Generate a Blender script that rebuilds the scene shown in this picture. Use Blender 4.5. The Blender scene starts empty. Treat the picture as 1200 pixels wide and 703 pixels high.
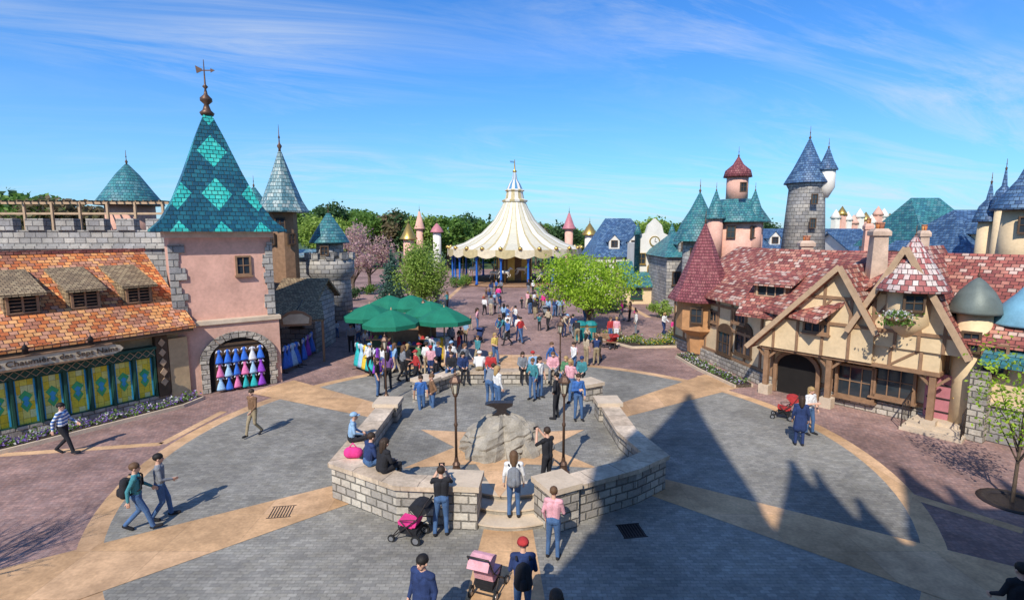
import bpy, math, random
import numpy as np
from mathutils import Vector, Matrix
random.seed(7)
R=math.radians
S=bpy.context.scene; col=S.collection
FPX=620.; H=7.2; PT=R(7.3); CP,SP=math.cos(PT),math.sin(PT)
def ray(px,py):
    a=(px-600)/FPX; b=(351.5-py)/FPX
    return Vector((a, CP+b*SP, -SP+b*CP))
def G(px,py,z=0):
    r=ray(px,py); k=(z-H)/r.z; return Vector((r.x*k,r.y*k,z))
def P(px,py,Y):
    r=ray(px,py); k=Y/r.y; return Vector((r.x*k,Y,H+r.z*k))
def proj(v):
    zc=v[1]*CP-(v[2]-H)*SP; return 600+FPX*v[0]/max(zc,.1)
# ---------------------------------------------------------------- mesh builder
class Fr:
    def __init__(s,a,b,flip=False):
        s.o=Vector((a[0],a[1],0)); t=Vector((b[0]-a[0],b[1]-a[1],0)); s.L=t.length; s.t=t.normalized()
        s.n=Vector((s.t.y,-s.t.x,0))
    def p(s,a,d,z): return s.o+s.t*a+s.n*d+Vector((0,0,z))
    def hit(s,px,py,d=0):
        r=ray(px,py); o=s.o+s.n*d
        k=(o.dot(s.n))/(r.dot(s.n)); q=Vector((0,0,H))+r*k
        return (q-o).dot(s.t), q.z
W=Fr((0,0),(1,0))   # s=x, d=-y
class MB:
    def __init__(s): s.v=[];s.f=[];s.m=[];s.uv=[];s.sm=[]
    def add(s,vs,fs,m=0,uvs=None,sm=False):
        n=len(s.v); s.v+=[tuple(p) for p in vs]
        for i,f in enumerate(fs):
            s.f.append([n+k for k in f]); s.m.append(m if isinstance(m,int) else m[i]); s.uv.append(uvs[i] if uvs else None); s.sm.append(sm)
        return s
    def face(s,pts,m=0,uv=None): return s.add(pts,[list(range(len(pts)))],m,[uv] if uv else None)
    def hexa(s,p,m=0): return s.add(p,[(0,1,2,3),(7,6,5,4),(0,4,5,1),(1,5,6,2),(2,6,7,3),(3,7,4,0)],m)
    def box(s,fr,s0,s1,d0,d1,z0,z1,m=0):
        q=fr.p
        return s.hexa([q(s0,d0,z0),q(s1,d0,z0),q(s1,d1,z0),q(s0,d1,z0),q(s0,d0,z1),q(s1,d0,z1),q(s1,d1,z1),q(s0,d1,z1)],m)
    def ext(s,fr,poly,d0,d1,m=0):
        n=len(poly); a=[fr.p(x,d0,z) for x,z in poly]; b=[fr.p(x,d1,z) for x,z in poly]
        return s.add(a+b,[list(range(n)),list(range(2*n-1,n-1,-1))]+[(i,(i+1)%n,n+(i+1)%n,n+i) for i in range(n)],m)
    def beam(s,fr,a,b,w,d0,d1,m=0):
        dx,dz=b[0]-a[0],b[1]-a[1]; L=math.hypot(dx,dz) or 1; nx,nz=-dz/L*w/2,dx/L*w/2
        return s.ext(fr,[(a[0]+nx,a[1]+nz),(b[0]+nx,b[1]+nz),(b[0]-nx,b[1]-nz),(a[0]-nx,a[1]-nz)],d0,d1,m)
    def prism(s,poly,z0,z1,m=0):
        n=len(poly); a=[(x,y,z0) for x,y in poly]; b=[(x,y,z1) for x,y in poly]
        return s.add(a+b,[list(range(n)),list(range(2*n-1,n-1,-1))]+[(i,(i+1)%n,n+(i+1)%n,n+i) for i in range(n)],m)
    def lathe(s,c,prof,seg=24,m=0,rot=0,sm=True,ms=None,sx=1,sy=1):
        vs=[];fs=[];uv=[];mm=[]; rr=max(r for r,z in prof); L=0; Ls=[0]
        for i in range(1,len(prof)): L+=math.hypot(prof[i][0]-prof[i-1][0],prof[i][1]-prof[i-1][1]); Ls.append(L)
        for r,z in prof:
            for k in range(seg):
                a=rot+2*math.pi*k/seg; vs.append((c[0]+r*sx*math.cos(a),c[1]+r*sy*math.sin(a),c[2]+z))
        for i in range(len(prof)-1):
            for k in range(seg):
                k2=(k+1)%seg; fs.append((i*seg+k,i*seg+k2,(i+1)*seg+k2,(i+1)*seg+k))
                u0=2*math.pi*k/seg*rr;u1=2*math.pi*(k+1)/seg*rr
                uv.append([(u0,Ls[i]),(u1,Ls[i]),(u1,Ls[i+1]),(u0,Ls[i+1])]); mm.append(ms[k%len(ms)] if ms else m)
        for i in (0,len(prof)-1):
            if prof[i][0]>1e-3:
                f=[i*seg+k for k in range(seg)]; fs.append(f if i else f[::-1]); uv.append(None); mm.append(m)
        n=len(s.v); s.v+=vs
        for f,u,q in zip(fs,uv,mm): s.f.append([n+k for k in f]); s.m.append(q); s.uv.append(u); s.sm.append(sm and len(f)==4)
        return s
    def cap(s,p0,p1,r0,r1=None,seg=8,m=0,sm=True,hemi=3):
        r1=r0 if r1 is None else r1
        p0=Vector(p0);p1=Vector(p1); d=p1-p0; d=d.normalized() if d.length>1e-6 else Vector((0,0,1))
        a=d.orthogonal().normalized(); b=d.cross(a); vs=[];rings=[]
        for i in range(hemi): t=math.pi/2*(1-i/hemi); rings.append((p0-d*r0*math.sin(t),max(r0*math.cos(t),r0*.03)))
        rings.append((p0,r0)); rings.append((p1+d*1e-4,r1))
        for i in range(1,hemi+1): t=math.pi/2*i/hemi; rings.append((p1+d*(1e-4+r1*math.sin(t)),max(r1*math.cos(t),r1*.03)))
        for c,r in rings:
            for k in range(seg):
                an=2*math.pi*k/seg; vs.append(c+(a*math.cos(an)+b*math.sin(an))*r)
        n=len(rings); fs=[(i*seg+k,i*seg+(k+1)%seg,(i+1)*seg+(k+1)%seg,(i+1)*seg+k) for i in range(n-1) for k in range(seg)]
        fs+= [list(range(seg))[::-1],[(n-1)*seg+k for k in range(seg)]]
        return s.add(vs,fs,m,None,sm)
    def tube(s,p0,p1,r0,r1=None,seg=8,m=0): return s.cap(p0,p1,r0,r1,seg,m,True,1)
    def strip(s,pts,w,z0,z1,m=0):
        n=len(pts); l=[];r=[]; L=0
        for i in range(n):
            d0=(pts[i]-pts[i-1]).normalized() if i else (pts[1]-pts[0]).normalized()
            d1=(pts[i+1]-pts[i]).normalized() if i<n-1 else d0
            t=(d0+d1).normalized(); k=w/2/max(.4,t.dot(d1)); nn=Vector((-t.y,t.x,0))*k
            l.append(pts[i]+nn); r.append(pts[i]-nn)
        for i in range(n-1):
            s.hexa([(l[i].x,l[i].y,z0),(l[i+1].x,l[i+1].y,z0),(r[i+1].x,r[i+1].y,z0),(r[i].x,r[i].y,z0),(l[i].x,l[i].y,z1),(l[i+1].x,l[i+1].y,z1),(r[i+1].x,r[i+1].y,z1),(r[i].x,r[i].y,z1)],m)
            L1=L+(pts[i+1]-pts[i]).length; s.uv[-5]=[(L,.1),(L1,.1),(L1,.1+w),(L,.1+w)]; L=L1
        return s
    def mesh(s,name,mats,org=(0,0,0),uv=True):
        me=bpy.data.meshes.new(name); ox,oy,oz=org
        me.from_pydata([(x-ox,y-oy,z-oz) for x,y,z in s.v],[],s.f)
        if not isinstance(mats,(list,tuple)): mats=[mats]
        for q in mats: me.materials.append(q)
        me.polygons.foreach_set('material_index',s.m); me.polygons.foreach_set('use_smooth',s.sm)
        if uv:
            ul=me.uv_layers.new(name='UVMap'); out=[]
            for f,u in zip(s.f,s.uv):
                if u: out+= [c for q in u for c in q]; continue
                p=[Vector(s.v[k]) for k in f]; n=(p[1]-p[0]).cross(p[2]-p[1])
                if n.length<1e-9 and len(p)>3: n=(p[2]-p[0]).cross(p[3]-p[0])
                n=n.normalized() if n.length>1e-12 else Vector((0,0,1))
                if abs(n.z)>.98:
                    for q in p: out+=[q.x,q.y]
                else:
                    t=Vector((-n.y,n.x,0)).normalized(); v=n.cross(t)
                    for q in p: out+=[q.dot(t),q.dot(v)]
            ul.data.foreach_set('uv',out)
        me.update(); return me
    def build(s,name,mats,parent=None,org=None,uv=True):
        r=parent
        while r is not None and r.parent: r=r.parent
        if org is None: org=tuple(r.location) if r else (0,0,0)
        o=bpy.data.objects.new(name,s.mesh(name,mats,org,uv)); col.objects.link(o)
        if parent: o.parent=parent
        else: o.location=org
        return o
def tag(o,label=None,cat=None,group=None,kind=None):
    if label:o['label']=label
    if cat:o['category']=cat
    if group:o['group']=group
    if kind:o['kind']=kind
    return o
def thing(name,label,cat,loc=(0,0,0),group=None):
    o=bpy.data.objects.new(name,None); col.objects.link(o); o.location=loc; o.empty_display_size=.1
    return tag(o,label,cat,group)
def tree_copy(o,parent=None):
    c=o.copy(); col.objects.link(c)
    if parent: c.parent=parent
    for ch in list(o.children): tree_copy(ch,c)
    return c
# ---------------------------------------------------------------- materials
def lk(nt,a,inp):
    if isinstance(a,bpy.types.NodeSocket): nt.links.new(a,inp)
    else: inp.default_value=a
def mth(nt,op,a,b=None,c=None,clamp=False):
    n=nt.nodes.new('ShaderNodeMath'); n.operation=op; n.use_clamp=clamp; lk(nt,a,n.inputs[0])
    if b is not None: lk(nt,b,n.inputs[1])
    if c is not None: lk(nt,c,n.inputs[2])
    return n.outputs[0]
def mix(nt,f,a,b,bt='MIX'):
    n=nt.nodes.new('ShaderNodeMix'); n.data_type='RGBA'; n.blend_type=bt; lk(nt,f,n.inputs[0])
    lk(nt,a if isinstance(a,bpy.types.NodeSocket) else (*a[:3],1),n.inputs[6]); lk(nt,b if isinstance(b,bpy.types.NodeSocket) else (*b[:3],1),n.inputs[7]); return n.outputs[2]
def ramp(nt,f,stops,interp='LINEAR'):
    n=nt.nodes.new('ShaderNodeValToRGB'); n.color_ramp.interpolation=interp; e=n.color_ramp.elements
    while len(e)<len(stops): e.new(.5)
    for q,(p,c) in zip(e,stops): q.position=p; q.color=(*c[:3],1) if not isinstance(c,float) else (c,c,c,1)
    lk(nt,f,n.inputs[0]); return n.outputs[0]
def noise(nt,vec,scale,detail=4,dist=0,rough=.55):
    n=nt.nodes.new('ShaderNodeTexNoise'); n.inputs['Scale'].default_value=scale; n.inputs['Detail'].default_value=detail; n.inputs['Distortion'].default_value=dist; n.inputs['Roughness'].default_value=rough
    if vec is not None: nt.links.new(vec,n.inputs['Vector'])
    return n.outputs['Fac']
def newmat(name,rough=.8,metal=0):
    m=bpy.data.materials.new(name); m.use_nodes=True; nt=m.node_tree; b=nt.nodes['Principled BSDF']; b.inputs['Roughness'].default_value=rough; b.inputs['Metallic'].default_value=metal
    b.inputs['Specular IOR Level'].default_value=.3
    return m,nt,b
def bumpit(nt,b,h,st,dist=.03):
    n=nt.nodes.new('ShaderNodeBump'); n.inputs['Strength'].default_value=st; n.inputs['Distance'].default_value=dist; nt.links.new(h,n.inputs['Height']); nt.links.new(n.outputs[0],b.inputs['Normal'])
MC={}
def mat(name,c,rough=.8,metal=0,var=.25,sc=2.5,bump=.25):
    if name in MC: return MC[name]
    m,nt,b=newmat(name,rough,metal); tc=nt.nodes.new('ShaderNodeTexCoord').outputs['Object']
    f=noise(nt,tc,sc,6); g=noise(nt,tc,sc*9,3)
    k=mth(nt,'ADD',mth(nt,'MULTIPLY',f,.7),mth(nt,'MULTIPLY',g,.3))
    nt.links.new(ramp(nt,k,[(.3,tuple(x*(1-var) for x in c)),(.7,tuple(min(1,x*(1+var*.6)) for x in c))]),b.inputs['Base Color'])
    if bump: bumpit(nt,b,g,bump,.02)
    MC[name]=m; return m
def tiles(name,cols,w,h,gap=.012,gapc=(.08,.08,.08),stag=.5,bump=.6,rough=.8,dirt=.35,shingle=False,dia=None,bd=.03,dsc=.35):
    if name in MC: return MC[name]
    m,nt,b=newmat(name,rough); T=nt.nodes.new('ShaderNodeTexCoord'); sp=nt.nodes.new('ShaderNodeSeparateXYZ'); nt.links.new(T.outputs['UV'],sp.inputs[0])
    u,v=sp.outputs[0],sp.outputs[1]
    V=mth(nt,'DIVIDE',v,h); row=mth(nt,'FLOOR',V); fv=mth(nt,'FRACT',V)
    U=mth(nt,'ADD',mth(nt,'DIVIDE',u,w),mth(nt,'MULTIPLY',row,stag)); cu=mth(nt,'FLOOR',U); fu=mth(nt,'FRACT',U)
    cb=nt.nodes.new('ShaderNodeCombineXYZ'); nt.links.new(cu,cb.inputs[0]); nt.links.new(row,cb.inputs[1])
    wn=nt.nodes.new('ShaderNodeTexWhiteNoise'); wn.noise_dimensions='2D'; nt.links.new(cb.outputs[0],wn.inputs['Vector'])
    st=[(i/len(cols),c) for i,c in enumerate(cols)]; c=ramp(nt,wn.outputs['Value'],st,'CONSTANT')
    if dia:
        du,dv,cols2=dia
        a=mth(nt,'ABSOLUTE',mth(nt,'SUBTRACT',mth(nt,'FRACT',mth(nt,'DIVIDE',u,du)),.5)); bb=mth(nt,'ABSOLUTE',mth(nt,'SUBTRACT',mth(nt,'FRACT',mth(nt,'DIVIDE',v,dv)),.5))
        f=mth(nt,'LESS_THAN',mth(nt,'ADD',a,bb),.38)
        c=mix(nt,f,c,ramp(nt,wn.outputs['Value'],[(i/len(cols2),q) for i,q in enumerate(cols2)],'CONSTANT'))
    eu=mth(nt,'MULTIPLY',mth(nt,'MINIMUM',fu,mth(nt,'SUBTRACT',1,fu)),w); ev=mth(nt,'MULTIPLY',mth(nt,'MINIMUM',fv,mth(nt,'SUBTRACT',1,fv)),h)
    e=mth(nt,'MINIMUM',eu,ev); n2=noise(nt,T.outputs['Object'],14,3)
    e=mth(nt,'ADD',e,mth(nt,'MULTIPLY',mth(nt,'SUBTRACT',n2,.5),gap*1.2))
    mr=nt.nodes.new('ShaderNodeMapRange'); mr.interpolation_type='SMOOTHSTEP'; nt.links.new(e,mr.inputs[0]); mr.inputs[1].default_value=gap*.4; mr.inputs[2].default_value=gap*1.7
    fac=mr.outputs[0]; c=mix(nt,fac,gapc,c)
    d1=noise(nt,T.outputs['Object'],dsc,5); c=mix(nt,dirt,c,ramp(nt,d1,[(.35,(.4,.38,.37)),(.6,(1.25,1.22,1.2))]),'MULTIPLY')
    d2=noise(nt,T.outputs['Object'],dsc*7,4); c=mix(nt,dirt*.6,c,ramp(nt,d2,[(.38,(.55,.53,.5)),(.6,(1.15,1.15,1.15))]),'MULTIPLY')
    c=mix(nt,.35,c,ramp(nt,n2,[(.3,(.6,.6,.6)),(.7,(1.3,1.3,1.3))]),'MULTIPLY')
    nt.links.new(c,b.inputs['Base Color'])
    hgt=mth(nt,'ADD',mth(nt,'MULTIPLY',fac,.6),mth(nt,'MULTIPLY',n2,.35))
    hgt=mth(nt,'ADD',hgt,mth(nt,'MULTIPLY',wn.outputs['Value'],.3))
    if shingle: hgt=mth(nt,'SUBTRACT',hgt,mth(nt,'MULTIPLY',fv,.8))
    bumpit(nt,b,hgt,bump,bd); MC[name]=m; return m
def leafmat(name,c1,c2,c3):
    if name in MC: return MC[name]
    m,nt,b=newmat(name,.6); g=nt.nodes.new('ShaderNodeNewGeometry'); nt.links.new(ramp(nt,g.outputs['Random Per Island'],[(0,c1),(.5,c2),(1,c3)]),b.inputs['Base Color'])
    t=nt.nodes.new('ShaderNodeBsdfTranslucent'); t.inputs[0].default_value=(*[min(1,x*1.5) for x in c2],1); ms=nt.nodes.new('ShaderNodeMixShader'); ms.inputs[0].default_value=.35
    out=nt.nodes['Material Output']; nt.links.new(b.outputs[0],ms.inputs[1]); nt.links.new(t.outputs[0],ms.inputs[2]); nt.links.new(ms.outputs[0],out.inputs[0]); MC[name]=m; return m
PAVE_PINK=tiles('pink_paving',[(.36,.22,.185),(.31,.195,.17),(.40,.25,.21),(.33,.22,.195),(.28,.18,.16)],.12,.12,.006,(.24,.16,.14),.5,.2,.85,.6,dsc=.22)
PAVE_GREY=tiles('grey_paving',[(.29,.275,.24),(.255,.245,.215),(.315,.30,.26),(.235,.225,.20),(.275,.26,.22)],.20,.10,.0055,(.19,.18,.155),.5,.25,.85,.5,dsc=.28)
PAVE_TAN=tiles('tan_paving',[(.60,.375,.20),(.565,.35,.185),(.63,.40,.225)],1.6,1.6,.007,(.46,.29,.16),0,.15,.85,.55,dsc=.35)
STONE=tiles('grey_stone',[(.40,.38,.34),(.34,.325,.30),(.46,.43,.38),(.30,.29,.28),(.37,.36,.345)],.55,.3,.02,(.18,.17,.16),.5,.8,.9,.45,bd=.05)
STONEW=tiles('wall_stone',[(.46,.41,.34),(.38,.345,.30),(.52,.47,.39),(.33,.30,.26)],.38,.22,.018,(.2,.18,.15),.5,.9,.9,.4,bd=.05)
COPING=mat('coping_stone',(.60,.48,.35),.85,var=.25,sc=2)
COPT=tiles('wall_coping',[(.60,.48,.35),(.55,.43,.31),(.64,.52,.39)],.95,9.,.012,(.3,.24,.18),0,.3,.85,.5,dsc=.8)
TERRA=tiles('orange_tiles',[(.68,.23,.07),(.54,.15,.05),(.76,.34,.12),(.42,.17,.10),(.58,.28,.17),(.80,.40,.16)],.24,.2,.012,(.14,.06,.04),.5,.9,.8,.35,True)
REDT=tiles('red_brown_tiles',[(.42,.13,.10),(.33,.10,.08),(.52,.24,.17),(.60,.42,.34),(.26,.08,.07),(.46,.19,.14)],.24,.2,.012,(.11,.05,.045),.5,.9,.8,.4,True)
SILVT=tiles('pink_grey_tiles',[(.62,.46,.42),(.42,.13,.12),(.36,.12,.11),(.66,.56,.50),(.60,.48,.44)],.24,.22,.012,(.12,.07,.07),.5,.9,.6,.2,True)
MAROON=tiles('maroon_tiles',[(.28,.08,.09),(.22,.06,.07),(.34,.12,.12)],.2,.18,.012,(.08,.03,.03),.5,.9,.6,.3,True)
TEALT=tiles('teal_tiles',[(.05,.20,.22),(.065,.25,.26),(.04,.15,.19),(.10,.24,.26)],.28,.22,.012,(.02,.07,.08),.5,.9,.45,.3,True)
HARL=tiles('harlequin_tiles',[(.015,.10,.145),(.02,.13,.17),(.012,.075,.12)],.24,.2,.012,(.01,.04,.05),.5,.9,.4,.25,True,dia=(1.6,2.1,[(.04,.50,.42),(.07,.56,.46),(.035,.42,.37)]))
BLUET=tiles('blue_slates',[(.06,.13,.25),(.05,.10,.20),(.09,.17,.30),(.12,.21,.33)],.28,.22,.012,(.03,.04,.06),.5,.9,.45,.3,True)
SILVBLUE=tiles('silver_teal_slates',[(.24,.35,.35),(.15,.27,.29),(.35,.42,.40),(.10,.22,.25)],.28,.25,.012,(.04,.07,.07),.5,.9,.45,.3,True)
THATCH=tiles('brown_shingles',[(.30,.21,.12),(.24,.17,.10),(.38,.28,.16)],.18,.16,.01,(.09,.06,.04),.5,.9,.9,.3,True)
PINKP=mat('pink_plaster',(.72,.41,.31),.9,var=.32,sc=.9); CREAMP=mat('cream_plaster',(.74,.56,.34),.9,var=.24,sc=.9)
WHITEP=mat('white_plaster',(.74,.69,.60),.9,var=.15,sc=.9); OCHRE=mat('ochre_plaster',(.60,.42,.23),.9,var=.3,sc=.8)
WOOD=mat('brown_timber',(.30,.175,.10),.7,var=.35,sc=4); DWOOD=mat('dark_timber',(.10,.06,.035),.7,var=.35,sc=4); LWOOD=mat('tan_timber',(.50,.34,.21),.7,var=.25,sc=4)
ORW=mat('orange_timber',(.52,.27,.12),.6,var=.25,sc=4)
GREENP=mat('dark_green_paint',(.02,.08,.055),.5,var=.2); GOLD=mat('gold_metal',(.65,.42,.12),.35,.8,var=.15); IRON=mat('dark_iron',(.05,.04,.038),.45,.4,var=.3)
BRONZE=mat('brown_iron',(.13,.075,.05),.45,.4,var=.3); DARK=mat('dark_interior',(.015,.013,.012),.9,bump=0); GLASS=mat('window_glass',(.03,.04,.05),.08,bump=0)
GLASS.node_tree.nodes['Principled BSDF'].inputs['Specular IOR Level'].default_value=.7
LAMPG=mat('lantern_glass',(.55,.5,.38),.15,bump=0); PINKD=mat('rose_paint',(.50,.19,.21),.5); TEALP=mat('teal_paint',(.02,.22,.22),.45,var=.1)
ROCK=mat('grey_rock',(.34,.30,.24),.95,var=.55,sc=2.2,bump=.9); RUBBER=mat('black_rubber',(.02,.02,.02),.8)
BARK=mat('bark',(.14,.10,.07),.95,var=.4,sc=6,bump=.8)
STAIN=tiles('stained_glass',[(.85,.66,.05),(.80,.70,.12),(.88,.72,.10),(.80,.78,.35),(.85,.60,.04),(.85,.75,.2)],.2,.3,.006,(.35,.28,.05),.0,.1,.25,.05)
LG1=leafmat('fresh_leaves',(.20,.34,.02),(.30,.45,.03),(.42,.54,.06)); LG2=leafmat('green_leaves',(.07,.15,.025),(.12,.22,.04),(.18,.28,.055))
LG3=leafmat('dark_leaves',(.03,.075,.028),(.055,.115,.04),(.085,.15,.05)); LP=leafmat('pink_blossom',(.42,.24,.25),(.5,.33,.31),(.25,.24,.10)); LB=leafmat('russet_leaves',(.16,.11,.06),(.20,.15,.08),(.15,.16,.06))
LY=leafmat('willow_leaves',(.16,.26,.035),(.24,.34,.06),(.33,.42,.10)); LF=leafmat('fir_leaves',(.04,.10,.07),(.07,.14,.10),(.10,.18,.13))
# ---------------------------------------------------------------- world, sun, camera
w=bpy.data.worlds.new("World"); S.world=w; w.use_nodes=True; nt=w.node_tree; bg=nt.nodes['Background']
SAZ,SEL=R(200),R(43)
sk=nt.nodes.new('ShaderNodeTexSky'); sk.sky_type='NISHITA'; sk.sun_disc=False; sk.sun_elevation=SEL; sk.sun_rotation=SAZ; sk.air_density=1; sk.dust_density=.3; sk.ozone_density=3
hs=nt.nodes.new('ShaderNodeHueSaturation'); hs.inputs['Saturation'].default_value=1.15; hs.inputs['Value'].default_value=1.15; nt.links.new(sk.outputs[0],hs.inputs['Color'])
skc=mix(nt,1.,hs.outputs[0],(.42,.88,1.30),'MULTIPLY')
tc=nt.nodes.new('ShaderNodeTexCoord'); sp=nt.nodes.new('ShaderNodeSeparateXYZ'); nt.links.new(tc.outputs['Generated'],sp.inputs[0])
zz=mth(nt,'ADD',mth(nt,'MAXIMUM',sp.outputs[2],0.0),.16); X=mth(nt,'DIVIDE',sp.outputs[0],zz); Yy=mth(nt,'DIVIDE',sp.outputs[1],zz)
def comb(a,b,c=0.):
    n=nt.nodes.new('ShaderNodeCombineXYZ'); lk(nt,a,n.inputs[0]); lk(nt,b,n.inputs[1]); lk(nt,c,n.inputs[2]); return n.outputs[0]
ra=mth(nt,'ADD',mth(nt,'MULTIPLY',X,.85),mth(nt,'MULTIPLY',Yy,.35)); rb=mth(nt,'SUBTRACT',mth(nt,'MULTIPLY',Yy,.9),mth(nt,'MULTIPLY',X,.3))
n1=noise(nt,comb(mth(nt,'MULTIPLY',ra,.36),mth(nt,'MULTIPLY',rb,1.15),3.1),1.8,12,1.3,.70)
n2=noise(nt,comb(mth(nt,'MULTIPLY',ra,.5),mth(nt,'MULTIPLY',rb,.7),7.7),.8,4,.5)
cf=mth(nt,'MULTIPLY',ramp(nt,n1,[(.44,0.),(.74,1.)]),ramp(nt,n2,[(.38,0.10),(.60,1.)]))
hz=ramp(nt,sp.outputs[2],[(0,.62),(.10,.34),(.25,.10),(.45,.0)])
c=mix(nt,hz,skc,(3.0,4.5,5.9)); c=mix(nt,mth(nt,'MULTIPLY',cf,.85,None,True),c,(5.6,6.0,6.4))
nt.links.new(c,bg.inputs[0]); bg.inputs[1].default_value=.135
sd=Vector((math.sin(SAZ)*math.cos(SEL),math.cos(SAZ)*math.cos(SEL),math.sin(SEL)))
sl=bpy.data.lights.new('sun','SUN'); sl.energy=5.0; sl.angle=R(.5); sl.color=(1,.94,.84); so=bpy.data.objects.new('sun',sl); col.objects.link(so); so.rotation_euler=(-sd).to_track_quat('-Z','Y').to_euler()
cd=bpy.data.cameras.new('camera'); cam=bpy.data.objects.new('camera',cd); col.objects.link(cam); S.camera=cam
cam.location=(0,0,H); cam.rotation_euler=(R(90)-PT,0,0); cd.sensor_width=36; cd.lens=FPX/1200*36; cd.clip_end=3000; cd.clip_start=.1
S.view_settings.view_transform='Standard'; S.view_settings.look='None'; S.view_settings.exposure=0
# ---------------------------------------------------------------- remeshed bodies
def remesh(prims,vox,name,nm=1,smooth=True):
    mb=MB()
    for p in prims: mb.cap(p[0],p[1],p[2],p[3],10)
    me=mb.mesh('tmp',[],uv=False); o=bpy.data.objects.new('tmp',me); col.objects.link(o)
    md=o.modifiers.new('r','REMESH'); md.mode='VOXEL'; md.voxel_size=vox; md.use_smooth_shade=True
    bpy.context.view_layer.update(); dg=bpy.context.evaluated_depsgraph_get()
    r=bpy.data.meshes.new_from_object(o.evaluated_get(dg)); r.name=name; bpy.data.objects.remove(o); bpy.data.meshes.remove(me)
    r.materials.clear()
    n=len(r.polygons); c=np.empty(n*3); r.polygons.foreach_get('center',c); c=c.reshape(-1,3); best=np.full(n,1e9); idx=np.zeros(n,int)
    for p in prims:
        a=np.array(p[0],float); b=np.array(p[1],float); ab=b-a; L=max(ab@ab,1e-9); t=np.clip((c-a)@ab/L,0,1)
        d=np.linalg.norm(c-a-t[:,None]*ab,axis=1)-(p[2]+t*(p[3]-p[2])); k=d<best; best[k]=d[k]; idx[k]=p[4]
    r.polygons.foreach_set('material_index',idx.astype(np.int32)); r.polygons.foreach_set('use_smooth',np.ones(n,bool))
    return r
BASE=dict(pel=(0,0,.95),ch=(0,0,1.25),nk=(0,-.01,1.47),hd=(0,.02,1.6),sl=(-.17,0,1.4),sr=(.17,0,1.4),el=(-.23,-.02,1.13),er=(.23,-.02,1.13),wl=(-.24,.07,.9),wr=(.24,.07,.9),
 kl=(-.1,.03,.5),kr=(.1,.03,.5),al=(-.11,0,.09),ar=(.11,0,.09),fl=(-.02,.16,-.05),fr=(.02,.16,-.05))
POSE={'stand':{}, 'walk':dict(kr=(.09,.17,.52),ar=(.09,.27,.12),fr=(0,.16,-.02),kl=(-.09,.02,.5),al=(-.09,-.27,.19),fl=(0,.12,-.14),el=(-.23,.07,1.14),wl=(-.2,.27,1.0),er=(.23,-.13,1.14),wr=(.25,-.13,.9)),
 'walkb':dict(kl=(-.09,.13,.51),al=(-.09,.17,.1),kr=(.09,.03,.5),ar=(.09,-.2,.15),fr=(0,.13,-.1),er=(.24,.04,1.13),wr=(.15,.25,1.08),el=(-.24,-.1,1.13),wl=(-.26,-.08,.89)),
 'photo':dict(el=(-.23,.2,1.25),er=(.23,.2,1.25),wl=(-.07,.36,1.5),wr=(.07,.36,1.5),kl=(-.14,.02,.5),al=(-.16,-.03,.09),hd=(0,.03,1.6)),
 'push':dict(el=(-.23,.06,1.12),er=(.23,.06,1.12),wl=(-.2,.34,1.02),wr=(.2,.34,1.02),kr=(.09,.13,.51),ar=(.09,.16,.1),al=(-.1,-.2,.15),fl=(0,.13,-.1),ch=(0,.04,1.25),nk=(0,.06,1.46),hd=(0,.1,1.58),sl=(-.17,.05,1.39),sr=(.17,.05,1.39)),
 'carry':dict(er=(.24,.05,1.13),wr=(.05,.26,1.2),kl=(-.12,.06,.5),al=(-.14,.05,.09),el=(-.25,.0,1.13),wl=(-.22,.12,.92)),
 'akimbo':dict(er=(.34,-.08,1.17),wr=(.2,.05,1.02),el=(-.34,-.08,1.17),wl=(-.2,.05,1.02),kl=(-.15,.02,.5),al=(-.18,0,.09)),
 'bend':dict(ch=(0,.16,1.2),nk=(0,.34,1.35),hd=(0,.42,1.45),sl=(-.17,.28,1.31),sr=(.17,.28,1.31),el=(-.2,.38,1.06),er=(.2,.38,1.06),wl=(-.12,.52,.88),wr=(.12,.52,.88),pel=(0,-.05,.93),kl=(-.11,.06,.5),kr=(.11,.06,.5)),
 'sit':dict(kl=(-.12,.40,.95),kr=(.12,.42,.95),al=(-.12,.42,.50),ar=(.14,.36,.50),el=(-.24,.08,1.15),er=(.24,.08,1.15),wl=(-.12,.3,1.05),wr=(.1,.32,1.05),ch=(0,.05,1.25),nk=(0,.07,1.46),hd=(0,.11,1.58),sl=(-.17,.05,1.4),sr=(.17,.05,1.4))}
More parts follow.
